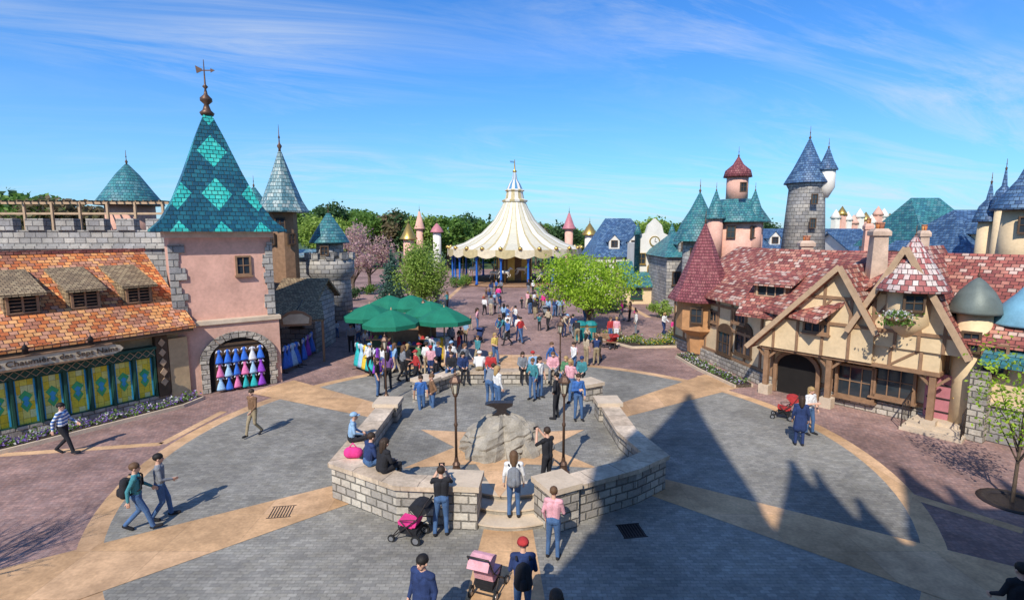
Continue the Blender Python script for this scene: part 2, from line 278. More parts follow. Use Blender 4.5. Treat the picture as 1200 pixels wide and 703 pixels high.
def human(pose,vox,coat=False):
    j={k:Vector(v) for k,v in {**BASE,**POSE[pose]}.items()}
    if pose=='sit':
        for k in j:
            if k[0]!='f': j[k].z-=.38+(.03 if k[0]=='a' else 0)
    A=[]; v=Vector
    def c(a,b,r0,r1,m): A.append((tuple(a),tuple(b),r0,r1,m))
    pel,ch=j['pel'],j['ch']
    for s in (-1,1):
        c(ch+v((.07*s,0,.05)),pel+v((.06*s,0,.08)),.112,.105,1)
        c(pel+v((.06*s,-.01,-.0)),pel+v((.05*s,-.01,.06)),.115,.105,2)
        if coat: c(pel+v((.06*s,0,.1)),pel+v((.075*s,0,-.32)),.12,.145,1)
    c(j['sl'],j['sr'],.068,.068,1); c(ch+v((0,.02,.12)),j['nk']+v((0,0,-.06)),.1,.07,1)
    c(j['nk']+v((0,0,-.04)),j['hd'],.052,.052,0)
    h=j['hd']; c(h+v((0,-.01,.035)),h+v((0,.005,.0)),.092,.082,0); c(h+v((0,.03,-.055)),h+v((0,.035,-.06)),.055,.05,0)
    c(h+v((0,.088,.0)),h+v((0,.1,-.02)),.01,.016,0)
    for s in (-1,1):
        c(h+v((.088*s,-.01,.0)),h+v((.09*s,-.01,-.02)),.018,.014,0); c(h+v((.034*s,.074,.012)),h+v((.036*s,.074,.012)),.014,.014,4)
    c(h+v((-.018,.083,-.058)),h+v((.018,.083,-.058)),.009,.009,5)
    for s,S_,E,Wr,K,An,Ft in ((-1,'sl','el','wl','kl','al','fl'),(1,'sr','er','wr','kr','ar','fr')):
        c(j[S_],j[E],.056,.046,1); c(j[E],j[Wr],.043,.033,6)
        hip=pel+v((.085*s,0,-.05)); c(hip,j[K],.092,.063,2); c(j[K],j[An],.06,.05,2)
        t=j[An]+j[Ft]; t.z=max(t.z,.04); c(j[An]+v((0,-.03,-.03)),t,.045,.042,3)
        d=(j[Wr]-j[E]).normalized(); sd=d.cross(v((1,0,0))); sd=sd.normalized() if sd.length>.1 else v((0,1,0)); inn=d.cross(sd)*(-s if d.cross(sd).x*1>0 else s)
        for q in (-.018,.018): c(j[Wr]+sd*q*.6,j[Wr]+d*.075+sd*q,.024,.021,0)
        for q,L in ((-.033,.055),(-.012,.07),(.011,.075),(.032,.065)):
            a=j[Wr]+d*.085+sd*q; b=a+d*L*.55+inn*.006; c(a,b,.0105,.01,0); c(b,b+d*L*.4+inn*.022,.01,.009,0)
        a=j[Wr]+d*.03+sd*.03; c(a,a+sd*.03+d*.03,.013,.011,0); c(a+sd*.03+d*.03,a+sd*.035+d*.06,.011,.01,0)
    return remesh(A,vox,'person'),j['hd']
HUM={}
def get_h(pose,near,coat):
    k=(pose,near,coat)
    if k not in HUM: HUM[k]=human(pose,.0125 if near else .03,coat)
    return HUM[k]
COL={'white':(.75,.74,.72),'navy':(.025,.045,.13),'blue':(.05,.14,.38),'light blue':(.28,.44,.62),'grey':(.22,.23,.25),'black':(.022,.022,.026),'red':(.45,.04,.04),'pink':(.75,.38,.42),'hot pink':(.75,.05,.25),
 'teal':(.06,.24,.27),'green':(.10,.24,.12),'yellow':(.62,.46,.12),'orange':(.55,.22,.08),'brown':(.20,.11,.06),'beige':(.50,.40,.28),'purple':(.18,.09,.25),'denim':(.07,.14,.28),'khaki':(.33,.26,.16),'striped':(.3,.4,.6)}
SKINS=[mat('fair_skin',(.62,.36,.25),.55,var=.06,bump=0),mat('tan_skin',(.45,.24,.15),.55,var=.06,bump=0),mat('brown_skin',(.20,.10,.06),.55,var=.06,bump=0)]
EYE=mat('eye_dark',(.02,.015,.012),.3,bump=0); LIP=mat('lip',(.42,.15,.13),.5,bump=0)
HAIRM=[mat('dark_brown_hair',(.045,.027,.017),.6,sc=20),mat('black_hair',(.015,.012,.01),.6,sc=20),mat('brown_hair',(.13,.07,.035),.6,sc=20),mat('blond_hair',(.40,.26,.11),.6,sc=20)]
def cloth(c):
    n=c.replace(' ','_')+'_cloth'
    if n in MC: return MC[n]
    if c=='striped':
        m,nt,b=newmat(n,.9); t=nt.nodes.new('ShaderNodeTexCoord'); s=nt.nodes.new('ShaderNodeSeparateXYZ'); nt.links.new(t.outputs['Object'],s.inputs[0])
        f=mth(nt,'GREATER_THAN',mth(nt,'FRACT',mth(nt,'MULTIPLY',s.outputs[2],9)),.5); nt.links.new(mix(nt,f,(.70,.72,.74),(.05,.14,.38)),b.inputs['Base Color']); MC[n]=m; return m
    return mat(n,COL[c],.9,var=.35,sc=6,bump=.6)
hb=MB().lathe((0,0,0),[(.1*math.cos(a),.1*math.sin(a)) for a in [R(x) for x in (-60,-30,-5,20,45,70,89)]],12,sx=1,sy=1.1); SH=hb.mesh('hair',[None],uv=False)
hb=MB().lathe((0,0,0),[(.104*math.cos(a),.104*math.sin(a)) for a in [R(x) for x in (-60,-30,-5,20,45,70,89)]],12,sx=1,sy=1.1); hb.cap((0,-.05,0),(0,-.09,-.24),.085,.06); hb.cap((-.06,-.04,-.02),(-.06,-.06,-.2),.05,.03).cap((.06,-.04,-.02),(.06,-.06,-.2),.05,.03); LH=hb.mesh('hair',[None],uv=False)
hb=MB().lathe((0,0,0),[(.112*math.cos(a),.1*math.sin(a)) for a in [R(x) for x in (-5,20,45,70,89)]],12,sx=1,sy=1.1); hb.prism([(.075*math.cos(R(a)),.08+.11*math.sin(R(a))) for a in range(0,181,20)],-.012,.004); CH=hb.mesh('cap',[None],uv=False)
PEOPLE=[]
def person(loc,rot,pose,top,bot,hair='short',hc=0,skin=0,sleeve='long',near=False,coat=False,sc=1.,where='',extra='',shoe='black'):
    me,hd=get_h(pose,near,coat)
    if not me.materials:
        for _ in range(7): me.materials.append(SKINS[0])
    o=bpy.data.objects.new('person',me); col.objects.link(o)
    for i,q in enumerate([SKINS[skin],cloth(top),cloth(bot),cloth(shoe),EYE,LIP,cloth(top) if sleeve=='long' else SKINS[skin]]): o.material_slots[i].link='OBJECT'; o.material_slots[i].material=q
    wd=random.uniform(.92,1.1)
    o.location=loc; o.rotation_euler=(0,0,R(rot)); o.scale=(sc*wd,sc*wd,sc)
    hm={'short':SH,'long':LH,'cap':CH}[hair]; h=bpy.data.objects.new('cap' if hair=='cap' else 'hair',hm); col.objects.link(h); h.parent=o; h.location=hd+Vector((0,-.018,.05))
    h.material_slots[0].link='OBJECT'; h.material_slots[0].material=HAIRM[hc] if hair!='cap' else cloth(['navy','red','white','light blue'][hc])
    pw={'stand':'standing','walk':'walking','walkb':'walking','photo':'holding up phone','push':'pushing forward','carry':'arm bent','akimbo':'hands on hips','sit':'sitting','bend':'bending forward'}[pose]
    tr='jeans' if bot=='denim' else bot+' trousers'
    lb=f"{'small ' if sc<.8 else ''}person, {top} {'coat' if coat else 'top'}, {tr}, {pw}, {where}".strip()
    if extra: lb=extra
    tag(o,lb,'person'); PEOPLE.append(o); return o
# ---------------------------------------------------------------- ground
def circ(cx,cy,r,n=64,a0=0,a1=360): return [(cx+r*math.cos(R(a0+(a1-a0)*i/n)),cy+r*math.sin(R(a0+(a1-a0)*i/n))) for i in range(n)]
GR=mat('grass_ground',(.07,.11,.035),.95,var=.4,sc=.2)
tag(MB().face([(-1500,-1500,-.02),(1500,-1500,-.02),(1500,1500,-.02),(-1500,1500,-.02)]).build('ground',GR),kind='structure')
tag(MB().face([(-60,-40,0),(60,-40,0),(60,104,0),(-60,104,0)]).build('plaza_paving',PAVE_PINK),kind='structure')
CX,CY,RR=0,17.4,11.2
tag(MB().face([(x,y,.004) for x,y in circ(CX,CY,RR+.5,96)]).build('paving_ring',PAVE_TAN),kind='structure')
tag(MB().face([(x,y,.008) for x,y in circ(CX,CY,RR,96)]).build('brick_circle',PAVE_GREY),kind='structure')
mb=MB()
for i,a in enumerate((-91,-37,37,88,149,217)):
    d=Vector((math.cos(R(a)),math.sin(R(a)),0)); n=Vector((-d.y,d.x,0)); c=Vector((CX,CY,.012+.0012*i))
    mb.face([c-n*.5,c+d*4-n*.5,c+d*13.2-n*1.2,c+d*13.2+n*1.2,c+d*4+n*.5,c+n*.5])
tag(mb.build('radial_paving_band',PAVE_TAN),kind='structure')
mb=MB()
for a,b in (((0,533),(190,520)),((190,520),(262,482))): mb.strip([G(*a),G(*b)],.3,.0,.006)
mb.strip([G(820,440),G(905,490),G(1000,560),G(1199,622)],.35,.0,.005); mb.strip([G(500,372),G(545,332)],.5,0,.005); mb.strip([G(760,372),G(690,332)],.5,0,.005)
tag(mb.build('paving_border',PAVE_TAN),kind='structure')
# drains and covers
for px,py,lb in ((740,622,'square drain grate in the grey paving right of the front pillar'),(330,600,'square drain grate in the grey paving left of the wall')):
    q=G(px,py); f=Fr((q.x,q.y),(q.x+1,q.y+.15)); t=thing('drain_grate',lb,'drain',q); MB().box(f,-.28,.28,-.28,.28,.009,.014).build('plate',DARK,t)
    g_=MB()
    for k in range(8): g_.box(f,-.26+.07*k,-.23+.07*k,-.26,.26,.0145,.02)
    g_.box(f,-.3,.3,-.3,-.27,.009,.021).box(f,-.3,.3,.27,.3,.009,.021); g_.build('bars',IRON,t)
# ---------------------------------------------------------------- octagonal low walls
PZ=.42
def T(px,py,z=1.0): return G(px,py,z)
arms=[([T(455,473),T(401,540),T(470,563),T(543,566)],'low stone wall on the left of the round rock enclosure with seated people'),
      ([T(652,568),T(738,545),T(768,532),T(735,505),T(712,472)],'low stone wall with pillar end on the right of the rock enclosure'),
      ([T(499,446),T(535,434),T(650,434),T(690,450)],'low curved stone wall behind the rock, people sitting on it')]
for pts,lb in arms:
    for p in pts: p.z=0
    t=thing('low_wall',lb,'wall',pts[0]); MB().strip(pts,.5,0,.9).build('wall',STONEW,t); MB().strip(pts,.66,.9,1.02).build('coping',COPT,t)
    for p in (pts[0],pts[-1]):
        dd=(pts[1]-pts[0]) if p is pts[0] else (pts[-1]-pts[-2]); dd.normalize(); f=Fr((p.x,p.y),(p.x+dd.x,p.y+dd.y))
        q=MB().box(f,-.4,.4,-.4,.4,0,1.0).build('pillar',STONEW,t); MB().box(f,-.46,.46,-.46,.46,1.0,1.14).build('pillar_cap',COPING,q)
L_,R_,B_=[a[0] for a in arms]
xl,xr=L_[-1].x+.3,R_[0].x-.3; yf=L_[-1].y+1.3
poly=[(p.x,p.y) for p in L_[:3]]+[(L_[-1].x,L_[-1].y+.1),(xl,yf),(xr,yf),(R_[0].x,R_[0].y+.1)]+[(p.x,p.y) for p in R_[1:]]+[(p.x,p.y) for p in B_[::-1]]
tag(MB().prism(poly,0.0,PZ).build('raised_floor',PAVE_GREY),kind='structure')
cxm=(xl+xr)/2; t=thing('stone_steps','curved stone steps between the two front wall pillars','steps',(cxm,yf,0))
for i in range(3):
    y0=yf-1.5+.5*i; hw_=(xr-xl)/2+(.14 if i else .2); yb=yf+.01-.004*i
    def arcp(o,ww): return [(cxm-ww,yb)]+[(cxm+ww*k/8,y0-o-.28*(1-(k/8)**2)) for k in range(-8,9)]+[(cxm+ww,yb)]
    zt_=PZ/3*(i+1)-(.004 if i==2 else 0)
    MB().prism(arcp(0,hw_),.003*i,zt_-.04).build('riser',DWOOD if 0 else ROCK,t); MB().prism(arcp(.03,hw_+.01),zt_-.04,zt_).build('tread',[COPING,STONEW,COPING][i] if 0 else COPING,t)
c0=G(588,524,PZ); mb=MB()
for i,a in enumerate((-90,-28,28,90,152,208)):
    d=Vector((math.cos(R(a)),math.sin(R(a)),0)); n=Vector((-d.y,d.x,0)); c=Vector((c0.x,c0.y,PZ+.004+.001*i)); mb.face([c-n*.25,c+d*1.2-n*.75,c+d*3.2,c+d*1.2+n*.75,c+n*.25])
tag(mb.build('star_paving',PAVE_TAN),kind='structure')
def rock(c,rx,ry,h,seed,seg=30,ring=13):
    rnd=random.Random(seed); mb=MB(); vs=[];fs=[]; ph=[rnd.uniform(0,6.28) for _ in range(6)]
    for i in range(ring+1):
        t=i/ring
        for k in range(seg):
            a=2*math.pi*k/seg; bump=1+.16*math.sin(3*a+ph[0]+t*2)+.1*math.sin(7*a+ph[1]-t*3)+.08*math.sin(11*a+ph[2])+rnd.uniform(-.07,.07)
            r=(1-t**3)**.5*(1.08-.4*t)*bump if t<1 else .02
            vs.append((c[0]+rx*r*math.cos(a),c[1]+ry*r*math.sin(a),c[2]+h*(t**.85)*(1+rnd.uniform(-.04,.04))))
    for i in range(ring):
        for k in range(seg): fs.append((i*seg+k,i*seg+(k+1)%seg,(i+1)*seg+(k+1)%seg,(i+1)*seg+k))
    fs.append([ring*seg+k for k in range(seg)]); mb.add(vs,fs); return mb
rk=rock((c0.x,c0.y,PZ-.05),1.25,1.0,1.2,3)
for x,y,h_,r_ in ((-.85,-.6,.75,.3),(.85,-.55,.7,.34),(-.25,-.9,.6,.26),(.35,-.85,.5,.24)): rk.cap((c0.x+x,c0.y+y,PZ),(c0.x+x*.5,c0.y+y*.5,PZ+h_),r_,r_*.7,6,sm=False)
tag(rk.build('boulder',ROCK,None,(c0.x,c0.y,PZ)),'large grey boulder in the middle of the walled enclosure','rock')
f=Fr((c0.x,c0.y),(c0.x+1,c0.y)); mb=MB(); z=PZ+1.1
mb.ext(f,[(-.3,z),(.3,z),(.16,z+.1),(.13,z+.2),(.34,z+.3),(.36,z+.4),(-.3,z+.4),(-.52,z+.34),(-.2,z+.24),(-.13,z+.18),(-.16,z+.1)],-.14,.14)
tag(mb.build('anvil',IRON,None,(c0.x,c0.y,z)),'dark iron anvil resting on top of the grey boulder','anvil')
# ---------------------------------------------------------------- lamp posts
def lamp():
    t=thing('street_lamp','x','street lamp',group='brown lanterns on posts around the rock enclosure')
    MB().lathe((0,0,0),[(.2,0),(.2,.1),(.14,.16),(.11,.3),(.13,.36),(.07,.45),(.05,.6)],10,sm=False).build('base',BRONZE,t)
    MB().lathe((0,0,0),[(.045,.55),(.04,1.6),(.06,1.63),(.06,1.7),(.038,1.74),(.032,2.55),(.07,2.6),(.09,2.68)],10).build('post',BRONZE,t)
    l=MB()
    for k in range(6):
        a=R(60*k); l.tube((.09*math.cos(a),.09*math.sin(a),2.68),(.15*math.cos(a),.15*math.sin(a),3.05),.013,.013,5)
    l.lathe((0,0,0),[(.2,3.04),(.19,3.09),(.1,3.22),(.04,3.27),(.05,3.32),(.02,3.36),(.006,3.5)],6,sm=False); l=l.build('lantern',BRONZE,t)
    MB().lathe((0,0,0),[(.08,2.69),(.135,3.03)],6,sm=False).build('lantern_glass',LAMPG,l); return t
L0=lamp()
lamps=[(535,556,PZ),(660,556,PZ),(453,472,0),(656,450,PZ),(497,404,0)]
lbl=['brown lantern post just left of the front steps','brown lantern post just right of the front steps','brown lantern post beyond the left wall end near the umbrellas','brown lantern post at the back right of the rock enclosure','brown lantern post beside the green umbrellas']
for i,(x,y,z) in enumerate(lamps):
    o=L0 if i==0 else tree_copy(L0); o.location=G(x,y,z); o['label']=lbl[i]; o.scale=(.88,.88,.88)
# ---------------------------------------------------------------- building helpers
def window(fr,s,z,w,h,root,fm=DWOOD,nx=2,nz=2,d=0,pane=GLASS,proud=.09,sill=True,arch=False,t=.08):
    s0,s1,z0,z1=s-w/2,s+w/2,z-h/2,z+h/2; mb=MB()
    mb.box(fr,s0-t,s0,d-.02,d+proud,z0-t,z1+t); mb.box(fr,s1,s1+t,d-.02,d+proud,z0-t,z1+t); mb.box(fr,s0,s1,d-.02,d+proud,z1,z1+t); mb.box(fr,s0,s1,d-.02,d+proud,z0-t,z0)
    for i in range(1,nx): x=s0+w*i/nx; mb.box(fr,x-.018,x+.018,d,d+.055,z0,z1)
    for i in range(1,nz): x=z0+h*i/nz; mb.box(fr,s0,s1,d,d+.05,x-.018,x+.018)
    if sill: mb.box(fr,s0-t*1.6,s1+t*1.6,d-.02,d+proud+.08,z0-t-.07,z0-t-.002)
    if arch:
        n=10; pts=[(s+(w/2+t)*math.cos(R(180*i/n)),z1+t+w*.35*math.sin(R(180*i/n))) for i in range(n+1)]; mb.ext(fr,pts,d-.02,d+proud*.8)
    f=mb.build('window',fm,root); MB().box(fr,s0,s1,d-.01,d+.02,z0,z1).build('pane',pane,f); return f
def win(fr,px,py,w,h,root,**k):
    s,z=fr.hit(px,py,k.get('d',0)); return window(fr,s,z,w,h,root,**k)
def roofslab(fr,s0,s1,e,r,th=.14,m=0,mb=None):
    mb=mb or MB(); q=fr.p
    return mb.hexa([q(s0,e[0],e[1]),q(s1,e[0],e[1]),q(s1,r[0],r[1]),q(s0,r[0],r[1]),q(s0,e[0],e[1]-th),q(s1,e[0],e[1]-th),q(s1,r[0],r[1]-th),q(s0,r[0],r[1]-th)],m)
def ringpts(pxc,Y,prof,pyref=None):
    z0=P(pxc,pyref or prof[0][1],Y); out=[]
    for hw,py in prof:
        q=P(pxc,py,Y); zc=Y*CP-(q.z-H)*SP; out.append((max(hw*zc/FPX,.01),q.z))
    return (z0.x,Y,0),out
def tower(name,label,pxc,Y,parts,finial=None,zb=0,cat='tower',pyref=None,wins=None):
    c,_=ringpts(pxc,Y,[parts[0][2][0]],pyref); root=thing(name,label,cat,(c[0],Y,zb)); Rf=None
    for pn,m,prof,seg in parts:
        _,pr=ringpts(pxc,Y,[q for q in prof],pyref)
        if pn=='roof': pr=[(pr[0][0]*.9,pr[0][1]-.06),(pr[0][0]*1.03,pr[0][1]-.05)]+[(pr[0][0]*1.03,pr[0][1]+.03)]+pr[1:]
        o=MB().lathe((c[0],Y,0),pr,seg,sm=seg>8,rot=R(45) if seg==4 else R(22.5)).build(pn,m,root)
        if pn=='roof': Rf=o
    if finial:
        pr=ringpts(pxc,Y,[(1,finial[0]),(1,finial[1])],pyref)[1]; a,b=pr[0][1],pr[1][1]; h=b-a
        MB().lathe((c[0],Y,0),[(.05*h+.03,a-.1),(.03*h+.02,a+.15*h),(.09*h,a+.25*h),(.03*h,a+.35*h),(.018*h,a+.5*h),(.04*h,a+.55*h),(.012*h+.01,a+.62*h),(.01,b)],8).build('finial',finial[2] if len(finial)>2 else BRONZE,Rf or root)
    if wins:
        for (px,py,w,h) in wins:
            q=P(px,py,Y); r=max(x for x,z in ringpts(pxc,Y,parts[0][2],pyref)[1]); dx=q.x-c[0]; dx=max(-r*.9,min(r*.9,dx)); a=math.asin(dx/r); fy=(c[0]+dx,Y-math.sqrt(r*r-dx*dx))
            t=Vector((math.cos(a),math.sin(a))); f=Fr((fy[0]-t.x*0,fy[1]),(fy[0]+t.x,fy[1]+t.y)); window(f,0,q.z,w,h,root,d=.04,sill=False)
    return root
# ================================================================ LEFT SHOP
F1=Fr((-17.9,17.7),(-14.5,22.6)); e=(.7,3.25); rg=(-4,6.35)
t=thing('tile_roof_shop','long shop with orange tiled roof, three dormers and yellow glass front at left','shop',(-16,19.5,0))
MB().box(F1,-5,6.0,-8,0,0,3.3).build('wall',OCHRE,t)
MB().box(F1,-5,5.6,0,.22,0,.36).build('plinth',STONEW,t)
rf=roofslab(F1,-5,6.4,e,rg); roofslab(F1,-5,6.4,(-8.6,3.25),rg,mb=rf); rf=rf.build('roof',TERRA,t); MB().box(F1,-5,6.45,-4.12,-3.88,6.3,6.44).build('ridge_cap',REDT,rf)
MB().box(F1,-5,6.3,.55,.68,2.98,3.12).build('gutter',DWOOD,rf)
for px in (24,98,161):
    s,z=F1.hit(px,345,-.9); w=.52; d0=-.8; zb=e[1]+(e[0]-d0)/4.7*3.1-.1
    mb=MB().box(F1,s-w,s+w,-2.4,d0,zb-.2,zb+.92); dm=mb.build('dormer',THATCH,t); f=MB()
    for q in (-.46,.38): f.box(F1,s+q,s+q+.08,d0,d0+.08,zb+.1,zb+.86)
    f.box(F1,s-.38,s+.38,d0,d0+.08,zb+.1,zb+.17); f.box(F1,s-.38,s+.38,d0,d0+.08,zb+.78,zb+.86); f.box(F1,s-.03,s+.03,d0,d0+.06,zb+.17,zb+.78)
    for k in range(4): f.box(F1,s-.38,s+.38,d0+.01,d0+.05,zb+.24+.13*k,zb+.27+.13*k)
    f.build('shutter_window',WOOD,dm); MB().box(F1,s-.4,s+.4,d0-.01,d0+.008,zb+.15,zb+.82).build('opening',DARK,dm)
    roofslab(F1,s-w-.13,s+w+.13,(d0+.28,zb+.86),(-2.9,zb+1.62),.1).build('dormer_roof',THATCH,dm)
MB().box(F1,-5,4.9,.0,.35,2.1,2.42).build('transom',GREENP,t)
mb=MB()
for k in range(34): s=-5+k*.29; mb.beam(F1,(s,2.12),(s+.29,2.4),.02,.36,.38); mb.beam(F1,(s+.29,2.12),(s,2.4),.02,.36,.38)
mb.build('lattice',LWOOD,t)
MB().box(F1,-5,4.9,.0,.5,2.42,2.52).build('cornice',GREENP,t)
s0=-4.8; BG=mat('blue_glass',(.04,.36,.62),.2,bump=0); GG=mat('green_glass',(.06,.45,.16),.2,bump=0); RG=mat('red_glass',(.6,.08,.04),.2,bump=0)
for k in range(13):
    s=s0+.37+.745*k
    f=window(F1,s,1.22,.58,1.62,t,fm=GREENP,nx=1,nz=1,d=.12,pane=STAIN,sill=False,t=.06)
    for g_,m_,sc_,d_ in (('glass_emblem',GG,.8,.154),('glass_flower',BG,.42,.162)):
        MB().ext(F1,[(s,1.22-.5*sc_),(s+.2*sc_,1.22-.18*sc_),(s+.1*sc_,1.22),(s+.24*sc_,1.22+.25*sc_),(s,1.22+.5*sc_),(s-.24*sc_,1.22+.25*sc_),(s-.1*sc_,1.22),(s-.2*sc_,1.22-.18*sc_)],.13,d_).build(g_,m_,f)
    mb=MB()
    for q in (-.29,.24): mb.box(F1,s+q,s+q+.05,.13,.15,.42,2.02)
    mb.build('glass_border',BG,f)
for k in range(14): MB().box(F1,s0-.05+.745*k,s0+.02+.745*k,.1,.3,.36,2.1).build('post',GREENP,t)
MB().box(F1,4.95,5.4,0,.3,.3,2.9).build('carved_post',DWOOD,t)
mb=MB()
for k in range(5): mb.ext(F1,[(5.17,.75+.42*k),(5.31,.93+.42*k),(5.17,1.11+.42*k),(5.03,.93+.42*k)],.3,.34)
mb.build('carving',LWOOD,t)
MB().box(F1,5.45,6.2,-.4,.25,0,2.7).build('buttress',OCHRE,t)
sg=thing('shop_sign','cream wooden shop sign with dark lettering hung under the orange roof','sign',F1.p(1,.95,2.6)); sb=F1.hit(141,404,.95)[0]; sa=sb-3.75
bd=MB().ext(F1,[(sa-.1,2.76),(sa,2.6),(sb-.25,2.58),(sb,2.65),(sb+.1,2.76),(sb,2.88),(sb-.25,2.95),(sa,2.96)],.88,.95).build('board',mat('sign_cream',(.60,.49,.34),.8),sg)
MB().box(F1,sa,sb-.25,.86,.98,2.96,3.01).box(F1,sa,sb-.25,.86,.98,2.53,2.58).build('border',WOOD,sg)
def text(body,fr,s,d,z,size,m,parent,width=None):
    cu=bpy.data.curves.new('lettering','FONT'); cu.body=body; cu.size=size; cu.extrude=.012; cu.align_x='RIGHT'; o=bpy.data.objects.new('tmp',cu); col.objects.link(o)
    bpy.context.view_layer.update(); me=bpy.data.meshes.new_from_object(o.evaluated_get(bpy.context.evaluated_depsgraph_get())); bpy.data.objects.remove(o)
    M=Matrix((( fr.t.x,0,fr.n.x,0),(fr.t.y,0,fr.n.y,0),(0,1,0,0),(0,0,0,1)))
    if width: k=width/max(.1,max(v.co.x for v in me.vertices)-min(v.co.x for v in me.vertices)); me.transform(Matrix.Diagonal((k,1,1,1)))
    me.transform(M); me.materials.clear(); me.materials.append(m); q=bpy.data.objects.new('lettering',me); col.objects.link(q); r=parent
    while r.parent: r=r.parent
    q.parent=parent; q.location=fr.p(s,d,z)-r.location; return q
text('La Chaumière des Sept Nains',F1,sb-.08,.965,2.69,.27,DWOOD,bd,3.55)
for k,px in enumerate((104,26)):
    s=F1.hit(px,395,.9)[0]; MB().lathe(tuple(F1.p(s,1.05,3.05)),[(.01,0),(.1,.02),(.08,.18),(.13,.2),(.02,.36),(.01,.45)],8).build('sign_lantern',IRON,sg)
def leaves(pts,size,flat=.0,rnd=random):
    mb=MB(); vs=[];fs=[]
    for i,p in enumerate(pts):
        n=Vector((rnd.gauss(0,1),rnd.gauss(0,1),rnd.gauss(0,1)+flat)).normalized(); a=n.orthogonal().normalized(); b=n.cross(a); an=rnd.uniform(0,6.28); c,s_=math.cos(an),math.sin(an); a,b=a*c+b*s_,b*c-a*s_
        k=size*rnd.uniform(.6,1.3); p=Vector(p); vs+=[p-a*k,p-b*k*.6,p+a*k,p+b*k*.6]; fs.append((4*i,4*i+1,4*i+2,4*i+3))
    mb.add(vs,fs); return mb
FC=[leafmat('purple_flowers',(.16,.08,.36),(.25,.14,.46),(.35,.25,.55)),leafmat('white_flowers',(.6,.6,.6),(.75,.75,.7),(.8,.7,.75)),leafmat('yellow_flowers',(.7,.5,.02),(.8,.65,.05),(.75,.35,.02))]
def bed(name,pl,w,label,h=.28,n=2200,fmix=(0,0,1),curb=True,z=0,fr_=.45):
    t=thing(name,label,'flower bed',pl[0])
    if curb: MB().strip(pl,w+.2,z,z+.14).build('kerb',COPING,t)
    MB().strip(pl,w,z+.0,z+.17).build('soil',mat('soil',(.05,.035,.025),.95),t)
    L=[(pl[i+1]-pl[i]).length for i in range(len(pl)-1)]; P_=[[],[],[],[]]
    for _ in range(n):
        i=random.choices(range(len(L)),L)[0]; d=(pl[i+1]-pl[i]); q=pl[i]+d*random.random(); nn=Vector((-d.y,d.x,0)).normalized()*random.uniform(-.5,.5)*w; hh=random.uniform(0,h)*(.6+.4*math.sin(q.x*3+q.y*5))
        P_[0 if random.random()<1-fr_ else 1+random.choice(fmix)].append((q.x+nn.x,q.y+nn.y,z+.15+hh))
    tag(leaves(P_[0],.06).build('leaves',LG2,t,uv=False),kind='stuff')
    for k in (1,2,3):
        if P_[k]: tag(leaves(P_[k],.05,1).build('flowers',FC[k-1],t,uv=False),kind='stuff')
    return t
bed('flower_bed',[F1.p(-4,1.2,0),F1.p(2,1.15,0),F1.p(5.2,1.1,0),F1.p(6.1,.7,0)],.8,'purple and white flower bed under the yellow glass shopfront',n=3200,fr_=.6)
# ================================================================ PINK GATE TOWER
F2=Fr((-14.75,22.85),(-11.45,25.2)); L2=F2.L
t=thing('pink_gate_tower','pink plaster gate tower with teal harlequin pyramid roof and stone archway','tower',(-13.5,24.5,0)); TW=t
MB().box(F2,0,L2,-L2,0,0,7.3).build('wall',PINKP,t)
MB().box(F2,-.12,L2+.12,-.3,.35,0,3.1).build('lower_wall',mat('rose_plaster',(.62,.37,.28),.9,var=.32,sc=.8),t)
MB().box(F2,-.2,L2+.2,-.3,.45,3.1,3.28).build('string_course',COPING,t)
MB().box(F2,-.12,L2+.12,-L2-.12,.12,6.95,7.3).build('cornice',mat('pale_pink',(.74,.52,.42),.9),t)
rnd=random.Random(5)
for side in (0,1):
    z=3.3; mb=MB()
    while z<6.6:
        h=rnd.uniform(.24,.36); w=rnd.uniform(.25,.6)
        if side==0: mb.box(F2,-.05,w,-.4,.06+rnd.random()*.04,z,z+h)
        else: mb.box(F2,L2-w*.7,L2+.05,-.4,.06+rnd.random()*.04,z,z+h)
        z+=h-.003
    mb.build('quoin_stones',STONE,t)
sA,zA=F2.hit(281,425,.35); aw=1.25
n=14; arch=[(sA+aw,0.02)]+[(sA+aw*math.cos(R(180*i/n)),1.35+aw*.85*math.sin(R(180*i/n))) for i in range(n+1)]+[(sA-aw,0.02)]
MB().ext(F2,arch,.3,.365).build('archway',DARK,t)
mb=MB()
for i in range(n):
    a0,a1=R(180*i/n),R(180*(i+1)/n-1.2); ro=1.28
    mb.ext(F2,[(sA+aw*math.cos(a0),1.35+aw*.85*math.sin(a0)),(sA+aw*ro*math.cos(a0),1.35+aw*.85*ro*math.sin(a0)),(sA+aw*ro*math.cos(a1),1.35+aw*.85*ro*math.sin(a1)),(sA+aw*math.cos(a1),1.35+aw*.85*math.sin(a1))],.3,.5)
for s_ in (-1,1):
    for k in range(4): mb.box(F2,min(sA+s_*aw,sA+s_*aw*1.25),max(sA+s_*aw,sA+s_*aw*(1.22+.05*(k%2))),.3,.5,.34*k,.34*k+.32)
mb.build('arch_stones',STONEW,t)
win(F2,285,311,.5,.75,t,d=0,fm=WOOD)
cc=F2.p(L2/2,-L2/2,0)
